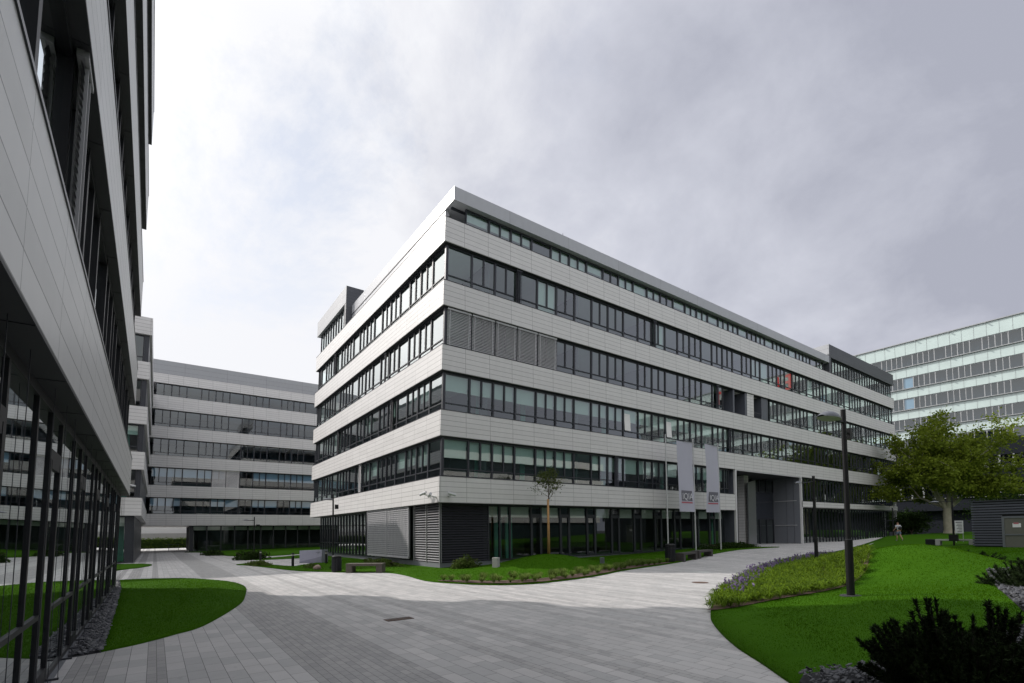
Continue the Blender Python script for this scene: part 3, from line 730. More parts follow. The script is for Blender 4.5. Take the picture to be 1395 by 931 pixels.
# corner louvre room on the ground floor
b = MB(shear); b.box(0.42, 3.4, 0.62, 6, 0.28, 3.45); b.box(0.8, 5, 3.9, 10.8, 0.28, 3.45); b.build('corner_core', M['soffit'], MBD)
b = MB(shear)
for z in np.arange(0.34, 3.36, 0.135):
    b.quad((0.30, 0.50, z), (3.42, 0.50, z), (3.42, 0.60, z+0.075), (0.30, 0.60, z+0.075)); b.quad((3.42, 0.502, z-0.012), (0.30, 0.502, z-0.012), (0.30, 0.60, z+0.06), (3.42, 0.60, z+0.06))
for u in (0.32, 3.36): b.box(u, u+0.05, 0.49, 0.62, 0.28, 3.45)
b.build('louvre', M['slat_dark'], MBD)
b = MB(shear)
for z in np.arange(0.34, 3.36, 0.135):
    b.quad((0.30, 3.75, z), (0.30, 0.52, z), (0.41, 0.52, z+0.065), (0.41, 3.75, z+0.065)); b.quad((0.302, 0.52, z-0.014), (0.302, 3.75, z-0.014), (0.41, 3.75, z+0.05), (0.41, 0.52, z+0.05))
for v in (0.53, 2.1, 3.72): b.box(0.29, 0.42, v-0.02, v+0.02, 0.28, 3.45)
b.build('louvre', M['louvre'], MBD)
b = MB(shear); b.box(0.34, 3.45, 0.56, 6, -0.1, 0.28); b.box(3.45, 27.9, 0.84, 6, -0.1, 0.26); b.box(0.84, 5, 6, VL, -0.3, 0.2); b.box(0.6, 0.85, 3.8, 10.8, -0.1, 0.28); b.box(40.2, UL, 0.84, 6, -0.3, 0.2)
b.build('plinth', M['plinth'], MBD)
# sliding perforated screen in front of the left side
b = MB(shear)
for z in np.arange(0.47, 3.40, 0.12): b.box(0.10, 0.125, 4.0, 10.75, z, z+0.078)
for v in np.arange(4.0, 10.76, 0.45): b.box(0.09, 0.10, v, v+0.018, 0.45, 3.42)
for v in (3.94, 7.3, 10.75): b.box(0.07, 0.13, v, v+0.09, 0.44, 3.42)
b.box(0.07, 0.13, 3.94, 10.84, 0.40, 0.47); b.box(0.2, 0.22, 4.0, 10.75, 0.45, 3.42, 1)
b.build('sliding_screen', [M['screen'], M['panel_grey']], MBD)
# entrance
ze = 0.3
b = MB(shear); b.box(28.05, 28.25, 0.0, 0.18, ze, 6.95); b.box(40.0, 40.2, 0.0, 0.18, ze, 6.95); b.box(28.25, 40.0, 0.0, 0.1, 6.88, 6.949); b.build('entrance_trim', M['trim'], MBD)
for v_ in (0.75, 1.45):
    b = MB(shear); b.box(39.99, 40.006, v_, v_+0.012, ze, 6.88); b.build('entrance_joint', M['frame'], MBD)
b = MB(shear); b.box(28.06, 28.24, 0.18, 2.75, ze-0.2, 6.94); b.box(28.25, 34.4, 2.75, 2.95, ze-0.2, 6.90); b.build('entrance_side_wall', M['panel_dark'], MBD)
b = MB(shear); b.box(40.01, 40.19, 0.18, 7.2, ze-0.2, 6.94); b.build('entrance_wall', M['panel_grey'], MBD)
b = MB(shear); b.box(28.25, 40.0, 0.12, 7.0, 6.90, 6.945); b.build('entrance_soffit', M['soffit'], MBD)
b = MB(shear)
for z in (2.15, 4.6): b.box(39.96, 40.0, 0.45, 2.6, z, z+0.045)
b.build('entrance_rail', M['trim'], MBD)
b = MB(shear)
q = [(32.7, 1.45, ze), (34.25, 1.55, ze), (34.25, 1.55, 6.45), (32.7, 1.45, 6.15)]; r_ = [(a, v+0.10, z) for a, v, z in q]
b.quad(*q); b.quad(*r_[::-1]); b.quad(q[3], q[2], r_[2], r_[3]); b.quad(q[0], q[3], r_[3], r_[0]); b.quad(q[2], q[1], r_[1], r_[2])
b.build('entrance_fin', M['brushed'], MBD)
b = MB(shear); b.box(32.95, 33.7, 1.95, 2.6, ze, 6.90); b.build('entrance_column', M['clad'], MBD)
eg = Facade(0, 2.75, -1, shear); lst = []
for s0, s1, kd in units(34.4, 39.98, 1.395, 'W'): lst.append((eg, dict(s0=s0, s1=s1, z0=ze, z1=2.9, kind='W', transom=0))); lst.append((eg, dict(s0=s0, s1=s1, z0=5.5, z1=6.9, kind='W', transom=0)))
for f, u in lst: unit_window(f, MBD, u, (M['frame'], M['glass_ground'], M['blind']))
b = MB(shear); b.box(34.4, 40.0, 2.75, 2.9, 2.9, 5.5); b.build('entrance_panel', simple('black_glass_panel', (0.03, 0.034, 0.045), 0.15), MBD)
b = MB(shear); b.box(34, 40, 9, 9.1, ze, 6.9); b.build('lobby', M['interior'], MBD)
b = MB(shear); b.box(36.9, 38.2, 3.6, 4.0, ze+0.95, ze+1.08); b.box(37.4, 37.6, 3.7, 3.9, ze, ze+0.95); b.build('entrance_desk', M['trim'], MBD)
b = MB(shear); b.box(UL-0.35, UL-0.1, 0.1, 0.35, -0.3, 3.97); b.box(UL-0.35, UL-0.1, 0.1, 0.35, 4.52, 6.95); b.build('end_column', M['trim'], MBD)

# ---- near building on the left -------------------------------------
NB = empty('near_office_wing', (-13, -12, 0), label='near grey-clad office wing seen steeply along its glass ground floor, at the left edge', cat='office building')
NV0, NV1, NU = -42.0, 0.85, -12.745
nf = Facade(1, NU-0.17, 1, shearN)
for k, z in enumerate(LEV):
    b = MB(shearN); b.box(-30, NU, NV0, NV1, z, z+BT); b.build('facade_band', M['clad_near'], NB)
    b = MB(shearN); b.box(NU-0.02, NU+0.012, NV0, NV1+0.012, z+BT, z+BT+0.04); b.box(-30, NU, NV1-0.02, NV1+0.012, z+BT+0.001, z+BT+0.041); b.build('coping', M['frame'], NB)
    b = MB(shearN); b.box(NU-0.5, NU-0.0, NV0, NV1, z-0.03, z); 
    for v in np.arange(NV0, NV1, 1.6): b.box(NU-0.5, NU-0.004, v, v+0.012, z-0.036, z-0.03)
    b.build('soffit', M['soffit'], NB)
b = MB(shearN); b.box(-30, NU-4.5, NV0+0.5, NV1-0.6, -0.1, 22.5); b.box(-29, -13.9, NV0+2, NV1-1.0, 18.82, 22.4)  # includes an unseen set-back roof block, raised to extend the wing's shadow
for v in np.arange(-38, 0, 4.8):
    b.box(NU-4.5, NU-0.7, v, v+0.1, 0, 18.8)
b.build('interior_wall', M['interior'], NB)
b = MB(shearN); b.box(-30, NU-0.30, NV1-0.75, NV1-0.5, 0.0, 18.8); b.build('end_wall', M['clad_dark'], NB)
b = MB(shearN); b.box(NU-0.63, NU-0.23, NV0, NV1-0.4, -0.1, 0.12); b.build('plinth', M['plinth'], NB)
lst = []
for k in range(4):
    for s0, s1, kd in units(NV0+0.2, NV1-0.5, 1.6):
        lst.append((nf, dict(s0=s0, s1=s1, z0=LEV[k]+BT+0.04, z1=LEV[k+1]-0.03, kind=kd, blind=0.3 if rg.random() < 0.3 else 0)))
place_windows(lst, NB, (M['frame_black'], M['glass_near'], M['blind']), 60)
lst = []; s = -15.1+0.0; marks = [-15.1, -14.31, -13.36]
v = NV1-0.5; flip = 0; vs = []
while v > NV0+2:
    wdt = (0.80, 0.85, 1.3)[flip % 3]; vs.append((v-wdt, v, 'D' if flip % 3 == 0 else 'W')); v -= wdt; flip += 1
ng = Facade(1, NU-0.24, 1, shearN)
for s0, s1, kd in vs: lst.append((ng, dict(s0=s0, s1=s1, z0=0.13, z1=3.42, kind=kd, post=0.032, dep=0.035, gp=-0.012, transom=0.85 if kd == 'W' else 0, g=1)))
place_windows(lst, NB, (M['frame_black'], M['glass_near'], M['blind']), 36)
b = MB(shearN)
for s0, s1, kd in vs[:22]:
    b.box(NU-0.225, NU-0.11, s1-0.025, s1+0.025, 0.12, 0.145); b.tube((NU-0.12, s1, 0.14), (NU-0.12, s1, 3.42), 0.004, 0.004, 4)
b.build('guide_wire', M['frame'], NB)
# raised slat blind hanging on an upper floor
for s0 in (-16.3,): slat_blind(nf, NB, s0, s0+0.5, LEV[0]+BT+0.06, LEV[1]-0.01, M['louvre'], 0.09, 0.10, 0.05)

NU = -12.70
# ---- joined wing behind it ------------------------------------------
SB = empty('recessed_office_wing', (-16, 24, 0), label='grey-clad office wing with stacked corner windows, standing behind the near wing', cat='office building')
sv = 24.0; sf = Facade(0, sv+0.3, -1, shear)
for k, z in enumerate(LEV):
    b = MB(shear); b.box(-34, NU, sv, 49.95, z, z+BT); b.build('facade_band', M['clad'], SB)
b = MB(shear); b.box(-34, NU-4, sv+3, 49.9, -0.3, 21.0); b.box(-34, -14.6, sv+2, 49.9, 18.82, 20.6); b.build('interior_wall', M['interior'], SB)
b = MB(shear)
for k in range(4): b.box(NU-0.45, NU-0.15, sv+0.2, 49.9, LEV[k]+BT, LEV[k+1])
b.box(NU-1.0, NU-0.42, sv+0.45, 49.9, -0.3, 3.45); b.build('side_wall', M['frame'], SB)
lst = []
for k in range(4):
    s1 = NU-0.46; flip = 0
    while s1 > -26:
        w_ = 1.5; lst.append((sf, dict(s0=s1-w_, s1=s1, z0=LEV[k]+BT, z1=LEV[k+1], kind='WN'[flip % 2], blind=(0.35 if k == 1 else 0)))); s1 -= w_; flip += 1
place_windows(lst, SB, (M['frame'], M['glass'], M['blind']), 28)
lst = []
s1 = NU-0.5
while s1 > -24: lst.append((Facade(0, sv+0.45, -1, shear), dict(s0=s1-1.6, s1=s1, z0=-0.1, z1=3.45, kind='W', transom=0, blind=0.2, g=1))); s1 -= 1.6
place_ground(lst, SB, 6)
b = MB(shear); b.box(-14.3, -13.75, sv+1.3, sv+1.4, 0, 3.4); b.box(-14.2, -13.7, sv+1.2, sv+1.3, 4.9, 17.0); b.build('partition', M['curtain'], SB)
b = MB(shear); b.box(-24, NU-0.4, sv+0.4, sv+2, -0.3, -0.1); b.build('plinth', M['plinth'], SB)

# ---- cross building at the back -------------------------------------
FB = empty('rear_office_block', (-2, 50, 0), label='white-banded office block closing the courtyard at the back, with a ground-floor passage', cat='office building')
fv = 50.0; FBZ = [(3.14, 4.54), (6.57, 8.0), (10.22, 11.64), (13.75, 15.18), (17.3, 18.95), (20.5, 21.65)]
for z0, z1 in FBZ:
    b = MB(shear); b.box(-30, 34, fv, fv+15, z0, z1); b.build('facade_band', M['clad'], FB)
b = MB(shear); b.box(-30, 34, fv+0.15, fv+15, 21.68, 23.34); b.build('parapet', M['clad_grey'], FB)
b = MB(shear); b.box(-30, 34, fv+0.1, fv+1, 21.64, 21.70); b.build('coping', M['frame'], FB)
b = MB(shear); b.box(-29, 33, fv+4.5, fv+14.9, 4.5, 21.6); b.box(-7.2, 33, fv+5, fv+14.9, -0.3, 3.14)
for u in np.arange(-11, 33, 4.665): b.box(u, u+0.1, fv+0.5, fv+4.5, 4.5, 20.6)
b.build('interior_wall', M['interior'], FB)
ff = Facade(0, fv+0.28, -1, shear); lst = []
for r, ((a0, a1), (c0, c1)) in enumerate(zip(FBZ[:-1], FBZ[1:])):
    for s0, s1, kd in units(-12.5, 20.0, 1.56, 'NNW'):
        bl = 0
        if r == 1 and -6.2 < s0 < -3.2: bl = 0; 
        elif r in (0, 1) and rg.random() < 0.75: bl = 0.5
        lst.append((ff, dict(s0=s0, s1=s1, z0=a1, z1=c0, kind=kd, transom=0.38 if r < 4 else 0, blind=bl)))
place_windows(lst, FB, (M['frame'], M['glass_blue'], M['blind']), 72)
for s0 in (-6.26, -4.70): slat_blind(ff, FB, s0+0.02, s0+1.52, 8.02, 10.2, M['blind'], 0.12, 0.09, 0.1)
lst = []
for s0, s1, kd in units(-8.0, 18, 1.55, 'WW'): lst.append((Facade(0, fv+1.0, -1, shear), dict(s0=s0, s1=s1, z0=-0.1, z1=3.14, kind='W', transom=0, blind=0.16, post=0.07, g=1)))
place_ground(lst, FB, 14)
b = MB(shear)
for v in np.arange(fv+1.1, fv+14, 1.6): b.box(-8.08, -8.0, v, v+0.12, -0.2, 3.13)
b.box(-8.35, -8.02, fv+1.0, fv+1.3, -0.2, 3.13); b.box(-8.02, -7.9, fv+1.0, fv+14.9, -0.2, 3.12); b.build('passage_wall', M['frame'], FB)
b = MB(); 
for x in (-10.3, -9.2): b.box(x, x+0.05, fv+9, fv+9.05, -0.2, 0.75)
b.box(-10.7, -8.4, fv+9, fv+9.04, 0.7, 0.75); b.build('passage_railing', M['frame'], FB)

# ---- hedge, low wall and street beyond the passage ------------------
b = MB(); b.box(-30, 6, 84, 84.3, -0.2, 4.3); tag(b.build('boundary_wall', M['white_wall']), 'white boundary wall seen through the passage above the hedge', 'wall')
b = MB(); b.box(-30, 6, 82.8, 83, -0.2, 2.35); tag(b.build('grey_fence', M['concrete']), 'plain grey fence panel behind the clipped hedge', 'fence')
def leaf_cloud(name, sampler, n, size, mat, parent=None, flat=0.0):
    P = sampler(n); n = len(P)
    N = rng.normal(0, 1, (n, 3)); N[:, 2] = N[:, 2]*(1-flat)+flat*1.2; N /= np.linalg.norm(N, axis=1)[:, None]
    A = np.cross(N, rng.normal(0, 1, (n, 3))); A /= np.linalg.norm(A, axis=1)[:, None]; B = np.cross(N, A)
    s = size*rng.uniform(0.6, 1.3, n)[:, None]
    V = np.stack([P-A*s*0.5, P+B*s*0.32, P+A*s*0.5, P-B*s*0.32], 1).reshape(-1, 3)
    return npmesh(name, V, np.arange(4*n).reshape(-1, 4), mat, parent, 4)
def boxcloud(x0, x1, y0, y1, z0, z1):
    def f(n):
        P = rng.random((n, 3)); P = np.array([x0, y0, z0])+P*np.array([x1-x0, y1-y0, z1-z0]); P += rng.normal(0, 0.06, P.shape); return P
    return f
o = leaf_cloud('hedge', boxcloud(-30, 5, 79, 80, -0.2, 1.55), 9000, 0.22, M['hedge']); tag(o, 'clipped green hedge seen through the passage', 'hedge')
b = MB(); b.box(-30, 5, 79.2, 79.8, -0.2, 1.35); b.build('hedge_core', M['leaf_dark'], o)

# ---- pale glass office building on the right ------------------------
GB = empty('glass_office_block', (100, 0, 0), label='tall pale green glass-panelled office block standing far right behind the plane tree', cat='office building')
gx = 100.0; gb = Facade(1, gx+0.1, -1, IDENT)
wt = [33.45, 29.35, 25.45, 21.6, 17.8, 14.0]; wb = [31.25, 27.2, 23.3, 19.7, 15.9, 12.2]
tops = [35.7]+wb[:-1]; 
for i in range(6):
    b = MB(); b.box(gx, gx+16, -70, 34, wt[i], tops[i]); b.build('glass_spandrel', M['green_cap'], GB)
b = MB(); b.box(gx-0.25, gx+16, -70, 34, 35.7, 35.85)
for z in wb: b.box(gx-0.35, gx, -70, 34, z-0.12, z+0.0)
for v in np.arange(-69.6, 34, 1.57):
    for i in range(6): b.box(gx-0.03, gx, v-0.012, v+0.012, wt[i], tops[i])
for v in np.arange(-69.6, 34, 4.71):
    for z in wb+[35.7]: b.box(gx-0.55, gx-0.25, v-0.07, v+0.07, z-0.16, z-0.02)
b.build('sill_rail', M['frame_light'], GB)
b = MB(); b.box(gx+0.9, gx+15.5, -69, 33, 12, 35.5); b.build('interior_wall', M['soffit'], GB)
lst = []
for i in range(6):
    for s0, s1, kd in units(-69.0, 32, 1.57, 'WNN'):
        lst.append((gb, dict(s0=s0, s1=s1, z0=wb[i], z1=wt[i], kind=kd, transom=0, post=0.06, blind=(0.95 if rg.random() < 0.06 else 0))))
place_windows(lst, GB, (M['frame_light'], M['glass_blue'], M['blind']), 100)
b = MB(); b.box(gx-0.0, gx+15.9, -70, 34, 10.0, 12.1); b.build('base_cladding', M['green_cap'], GB)
for ch_, v_ in (('E', -26.6), ('L', -29.3), ('L', -38.9), ('T', -43.0)):
    b = MB(); H_ = 3.4; zb_ = 31.9; W_ = 1.45; xx = gx-0.75; T_ = 0.62
    if ch_ in 'EL': b.box(xx, xx+0.3, v_-T_, v_, zb_, zb_+H_); b.box(xx, xx+0.3, v_-W_, v_-T_, zb_, zb_+T_)
    if ch_ == 'E': b.box(xx, xx+0.3, v_-W_, v_-T_, zb_+H_-T_, zb_+H_); b.box(xx, xx+0.3, v_-W_*0.9, v_-T_, zb_+1.45, zb_+1.98)
    if ch_ == 'T': b.box(xx, xx+0.3, v_-1.2, v_-0.58, zb_, zb_+H_-T_); b.box(xx, xx+0.3, v_-W_, v_, zb_+H_-T_, zb_+H_)
    b.build('sign_letter', M['red_letter'], GB)
# darker low block before it
DB = empty('dark_office_block', (92, 0, 0), label='low dark blue office block with pale window posts behind the plane tree', cat='office building')
db = Facade(1, 92.0, -1, IDENT)
b = MB(); b.box(92, 99.5, -75, 26, 12.6, 15.2); b.box(92, 99.5, -75, 26, 8.4, 10.9); b.box(92, 99.5, -75, 26, 4.4, 6.4); b.box(93.2, 99.5, -75, 26, -0.2, 15.0)
b.build('facade_band', simple('dark_blue_cladding', (0.010, 0.012, 0.018), 0.7, 0.0, 0.15), DB)
b = MB()
for z0, z1 in ((6.4, 8.4), (10.9, 12.6)):
    b.box(91.8, 92, -75, 26, z0-0.08, z0)
    for v in np.arange(-74, 26, 1.55):
        b.box(91.95, 92.15, v, v+0.22, z0, z1)
b.build('window_post', M['frame_light'], DB)
b = MB(); 
for v in np.arange(-74, 26, 1.55): b.quad((92.4, v+1.5, 6.4), (92.4, v, 6.4), (92.4, v, 12.6), (92.4, v+1.5, 12.6))
b.build('pane', M['glass_ground'], DB)

# ---- unseen office block added behind the camera to darken the lower window reflections
OB = empty('added_opposite_block', (30, -48, 0), label='unseen white-banded block added across the lawn to darken the lower window reflections', cat='office building')
for k in range(5):
    b = MB(); b.box(-8, 62, -62, -47, 3.45+3.5*k, 4.81+3.5*k); b.build('facade_band', M['clad'], OB)
b = MB(); b.box(-7.5, 61.5, -61.5, -47.4, -0.2, 18.5); b.build('glazing', simple('dark_glazing', (0.03, 0.045, 0.05), 0.12), OB)

# ------------------------------------------------------------------ objects on the plaza
def lamp(name, x, y, z, H, arm, heads=1, r=0.055, rb=0.085, hb=1.45, big=True, label='', seg2=True):
    o = empty(name, (x, y, z), label=label, cat='street lamp')
    b = MB(); 
    if seg2: b.lathe(x, y, [(z-0.05, rb), (z+hb, rb), (z+hb+0.02, r*1.1), (z+H, r)], 14)
    else: b.lathe(x, y, [(z-0.05, r), (z+H, r*0.9)], 10)
    b.build('pole', M['black_metal'], o, smooth=False)
    ax, ay, az = arm; L = math.hypot(ax, ay); dx, dy = ax/L, ay/L
    b = MB(); b.tube((x, y, z+H-0.32), (x+dx*(L-0.55 if big else L), y+dy*(L-0.55 if big else L), z+H-0.32+az), 0.03, 0.02, 8); b.build('arm', M['black_metal'], o)
    hx, hy, hz = x+ax, y+ay, z+H-0.32+az
    hd = MB(); n = 10; m_ = 14
    hl = 0.42 if big else 0.28; px, py = -dy, dx
    rings = []
    for i in range(n+1):
        t = i/n; w = 0.20*math.sin(math.pi*(0.12+0.80*t))**0.7*(1 if big else 0.6); hh = 0.17*math.sin(math.pi*(0.10+0.85*t))**0.8*(1 if big else 0.55)
        c = (hx-dx*hl+dx*2*hl*t-dx*0.15, hy-dy*hl+dy*2*hl*t-dy*0.15, hz)
        ring = []
        for j in range(m_):
            a = math.pi*j/(m_-1); ring.append((c[0]+px*w*math.cos(a), c[1]+py*w*math.cos(a), c[2]+hh*math.sin(a)))
        rings.append(ring)
    for i in range(n):
        for j in range(m_-1): hd.quad(rings[i][j], rings[i][j+1], rings[i+1][j+1], rings[i+1][j])
    h = hd.build('lamp_head', M['lamp_grey'], o, smooth=True)
    ln = MB()
    for i in range(n): ln.quad(rings[i][0], rings[i+1][0], rings[i+1][-1], rings[i][-1])
    ln.build('lens', M['lamp_lens'], h)
    return o
zl1 = 0.05+0.035
o = lamp('street_lamp', 1.66, -17.91, 0.15, 4.60, (-0.97, 0.0, 0.0), label='tall black street lamp with domed head on the near right lawn'); 
b = MB(); b.box(1.86, 1.98, -17.97, -17.83, 4.05, 4.32); b.tube((1.66, -17.91, 4.2), (1.9, -17.91, 4.2), 0.02, 0.02, 6); b.build('spotlight', M['black_metal'], o)
b = MB(); b.lathe(1.66, -17.91, [(0.1, 0.30), (lawn_h(1.66, -17.91)+0.02, 0.22)], 12); b.build('gravel_ring', M['slate_bed'], o)
o = lamp('street_lamp', 16.6, -10.95, 0.03, 4.62, (-1.9, 0.0, -0.15), r=0.07, rb=0.09, hb=1.3, big=False, label='slim black street lamp behind the purple flower bed')
o = lamp('street_lamp', 37.0, -12.05, lawn_h(37, -12.05)-0.05, 3.7, (0.0, 1.2, 0.0), r=0.06, big=False, seg2=False, label='dark lamp post with a box at its foot in front of the plane tree')
b = MB(); b.box(36.8, 37.15, -12.3, -11.8, 0.75, 1.25); b.build('control_box', M['black_metal'], o)
o = lamp('street_lamp', -3.41, 6.68, 0.0, 4.2, (-0.45, 0.0, 0.0), r=0.05, big=False, seg2=False, label='slim black lamp post behind the litter bin left of the corner')
b = MB(); b.box(-3.3, -3.12, 6.62, 6.75, 3.35, 3.6); b.build('spotlight', M['black_metal'], o)
o = lamp('street_lamp', -4.4, 28.1, -0.1, 3.65, (-0.85, 0.0, 0.0), r=0.05, big=False, seg2=False, label='distant thin lamp post before the rear block')
b = MB(); b.box(-4.25, -3.95, 28.0, 28.15, 2.75, 2.85); b.build('spotlight', M['black_metal'], o)
px_, py_ = 50.5, -4.3
o = empty('signpost', (px_, py_, 0.3), label='thin dark post with a short crossbar beyond the lawn mound', cat='post')
b = MB(); zb = lawn_h(px_, py_); b.tube((px_, py_, zb-0.1), (px_, py_, zb+2.9), 0.06, 0.06, 8); b.build('pole', M['black_metal'], o)
b = MB(); b.box(px_-0.02, px_+0.02, py_-0.3, py_+0.7, zb+1.55, zb+1.62); b.build('crossbar', M['frame'], o)

# flagpoles
def flagpole(x, y, z, H, label, flag=None):
    o = empty('flagpole', (x, y, z), label=label, cat='flagpole', group='flagpoles before the entrance')
    b = MB(); b.lathe(x, y, [(z-0.05, 0.055), (z+H*0.5, 0.048), (z+H, 0.035), (z+H+0.04, 0.015)], 10); b.build('pole', M['pole_silver'], o)
    b = MB(); b.tube((x, y, z+H-0.25), (x-1.05 if flag else x+1.0, y, z+H-0.25), 0.014, 0.012, 6); b.build('boom', M['pole_silver'], o)
    b = MB(); b.box(x-0.07, x+0.02, y-0.03, y+0.03, z+2.45, z+2.6); b.build('cleat', M['pole_silver'], o)
    if flag:
        w, ztop, zbot, ph, sk = flag; nx, nz = 10, 26; V = []; Fc = []
        def P(i, j):
            t = i/nx; q = j/nz; zz = ztop+(zbot-ztop)*q
            return (x-0.05-w*t*(1.0-0.10*q)-sk*q*t*(1-q)*2, y+0.10*math.sin(3.2*t+3.0*q+ph)*t+0.04*math.sin(4*q+ph), zz)
        f = MB()
        for i in range(nx):
            for j in range(nz): f.quad(P(i, j), P(i, j+1), P(i+1, j+1), P(i+1, j))
        fo = f.build('flag', M['flag'], o, smooth=True)
        
        # printed logo follows the cloth, 6 mm before it
        def patch(t0, t1, q0, q1, mat, off, nm):
            g_ = MB()
            for a in range(6):
                for c in range(4):
                    ta, tb = t0+(t1-t0)*a/6, t0+(t1-t0)*(a+1)/6; qa, qb = q0+(q1-q0)*c/4, q0+(q1-q0)*(c+1)/4
                    pp = [P(t*nx, q*nz) for t, q in ((ta, qa), (ta, qb), (tb, qb), (tb, qa))]
                    g_.quad(*[(p[0], p[1]-off, p[2]) for p in pp])
            return g_.build(nm, mat, fo)
        patch(0.14, 0.86, 0.70, 0.845, M['logo_grey'], 0.010, 'logo_field')
        patch(0.14, 0.88, 0.860, 0.880, M['logo_red'], 0.010, 'logo_line')
        # letters AIQOI-like marks, strokes on the cloth
        txt = bpy.data.curves.new('logo_text', 'FONT'); txt.body = 'IQIA'; txt.size = 0.62*w/1.9; txt.align_x = 'CENTER'; txt.extrude = 0.002
        to = bpy.data.objects.new('logo_text', txt); COL.objects.link(to); txt.materials.append(M['logo_white'])
        pc = P(0.5*nx, 0.825*nz); to.parent = fo
        to.location = (pc[0], min(P(t*nx, 0.8*nz)[1] for t in (0.2, 0.35, 0.5, 0.65, 0.8))-0.03, pc[2]); to.rotation_euler = (R(90), 0, 0)
        dg = bpy.context.evaluated_depsgraph_get(); me = bpy.data.meshes.new_from_object(to.evaluated_get(dg)); nm = bpy.data.objects.new('logo_text', me); COL.objects.link(nm)
        nm.location = to.location; nm.rotation_euler = to.rotation_euler; nm.parent = fo; nm.matrix_parent_inverse = parent_inv(fo); bpy.data.objects.remove(to)
    return o
zf = 0.36
flagpole(16.10, -2.0, zf, 7.95, 'bare silver flagpole, leftmost of the three before the entrance')
flagpole(19.23, -2.0, zf, 7.95, 'silver flagpole in the middle carrying a wide pale banner with a grey logo', (1.92, 8.05, 3.12, 0.4, 0.1))
flagpole(22.37, -2.0, zf, 7.95, 'silver flagpole nearest the entrance carrying a narrower twisted pale banner', (1.75, 8.1, 3.12, 2.1, -0.3))

# litter bins
def bin_(x, y, z, h, r, label):
    o = empty('litter_bin', (x, y, z), label=label, cat='litter bin')
    b = MB(); b.lathe(x, y, [(z, r*0.96), (z+0.04, r), (z+h*0.86, r), (z+h*0.87, r*0.9)], 18); b.build('body', M['black_metal'], o)
    b = MB()
    for k in range(20):
        a = 2*math.pi*k/20; b.tube((x+r*1.02*math.cos(a), y+r*1.02*math.sin(a), z+0.05), (x+r*1.02*math.cos(a), y+r*1.02*math.sin(a), z+h*0.85), 0.012, 0.012, 4)
    b.build('slat', M['frame'], o)
    b = MB(); b.lathe(x, y, [(z+h*0.88, r*1.06), (z+h*0.95, r*1.06), (z+h, r*0.8)], 18); b.build('lid', M['black_metal'], o)
    return o
bin_(-4.5, 2.25, 0.0, 0.82, 0.22, 'black cylindrical litter bin beside the timber bench left of the corner')
bin_(12.1, -5.1, 0.06, 1.02, 0.27, 'black cylindrical litter bin beside the benches under the flagpoles')

def bench(p0, p1, dep, h, z, mat, label, group=None):
    (x0, y0), (x1, y1) = p0, p1; L = math.hypot(x1-x0, y1-y0); ang = math.atan2(y1-y0, x1-x0)
    o = empty('bench', (x0, y0, z), label=label, cat='bench', group=group); o.rotation_euler = (0, 0, ang)
    M3 = Matrix.Translation((x0, y0, z)) @ Matrix.Rotation(ang, 4, 'Z')
    T = lambda p: tuple(M3 @ Vector(p))
    o.matrix_basis
    b = MB(T); b.box(0, L, 0, dep, h-0.12, h); b.build('seat', mat, o, bevel=0.012)
    for a in (0.003, L-0.303):
        b = MB(T); b.box(a, a+0.30, 0.003, dep-0.003, -0.05, h-0.12); b.build('leg', mat, o, bevel=0.012)
    return o
bench((-4.35, 1.30), (-3.0, 0.10), 0.50, 0.45, 0.0, M['bench_wood'], 'grey-brown block bench on the paving left of the white block corner')
bench((12.75, -5.55), (14.9, -5.0), 0.5, 0.45, 0.08, M['bench_dark'], 'dark timber bench next to the litter bin under the flagpoles', 'benches under the flagpoles')
bench((15.2, -4.92), (17.5, -4.40), 0.5, 0.45, 0.12, M['bench_dark'], 'dark timber bench nearer the entrance under the flagpoles', 'benches under the flagpoles')
bench((38.2, -13.05), (38.2, -10.78), 0.55, 0.42, lawn_h(38, -12), M['concrete'], 'long pale concrete bench at the foot of the plane tree lawn')
b = MB(); b.box(38.1, 38.8, -10.7, -10.05, 0.3, 0.86); tag(b.build('planter_box', M['black_metal'], bevel=0.02), 'black box planter at the end of the pale concrete bench', 'planter')

# bollards
def bollard(x, y, z, label):
    o = empty('bollard_light', (x, y, z), label=label, cat='bollard', group='bollard lights on the side path')
    b = MB(); b.lathe(x, y, [(z-0.05, 0.075), (z+0.60, 0.075), (z+0.605, 0.065)], 14); b.build('post', M['black_metal'], o)
    b = MB(); b.lathe(x, y, [(z+0.605, 0.06), (z+0.70, 0.06)], 14); b.build('lens', M['lamp_lens'], o)
    b = MB(); b.lathe(x, y, [(z+0.70, 0.078), (z+0.76, 0.078), (z+0.775, 0.06)], 14); b.build('cap', M['black_metal'], o)
bollard(-5.25, 8.3, 0.03, 'black bollard light nearer the stone block on the side path')
bollard(-5.5, 17.6, -0.05, 'black bollard light farther back beside the dark shrub')
bollard(-3.0, 9.6, 0.03, 'black bollard light standing just behind the lamp post by the bin')

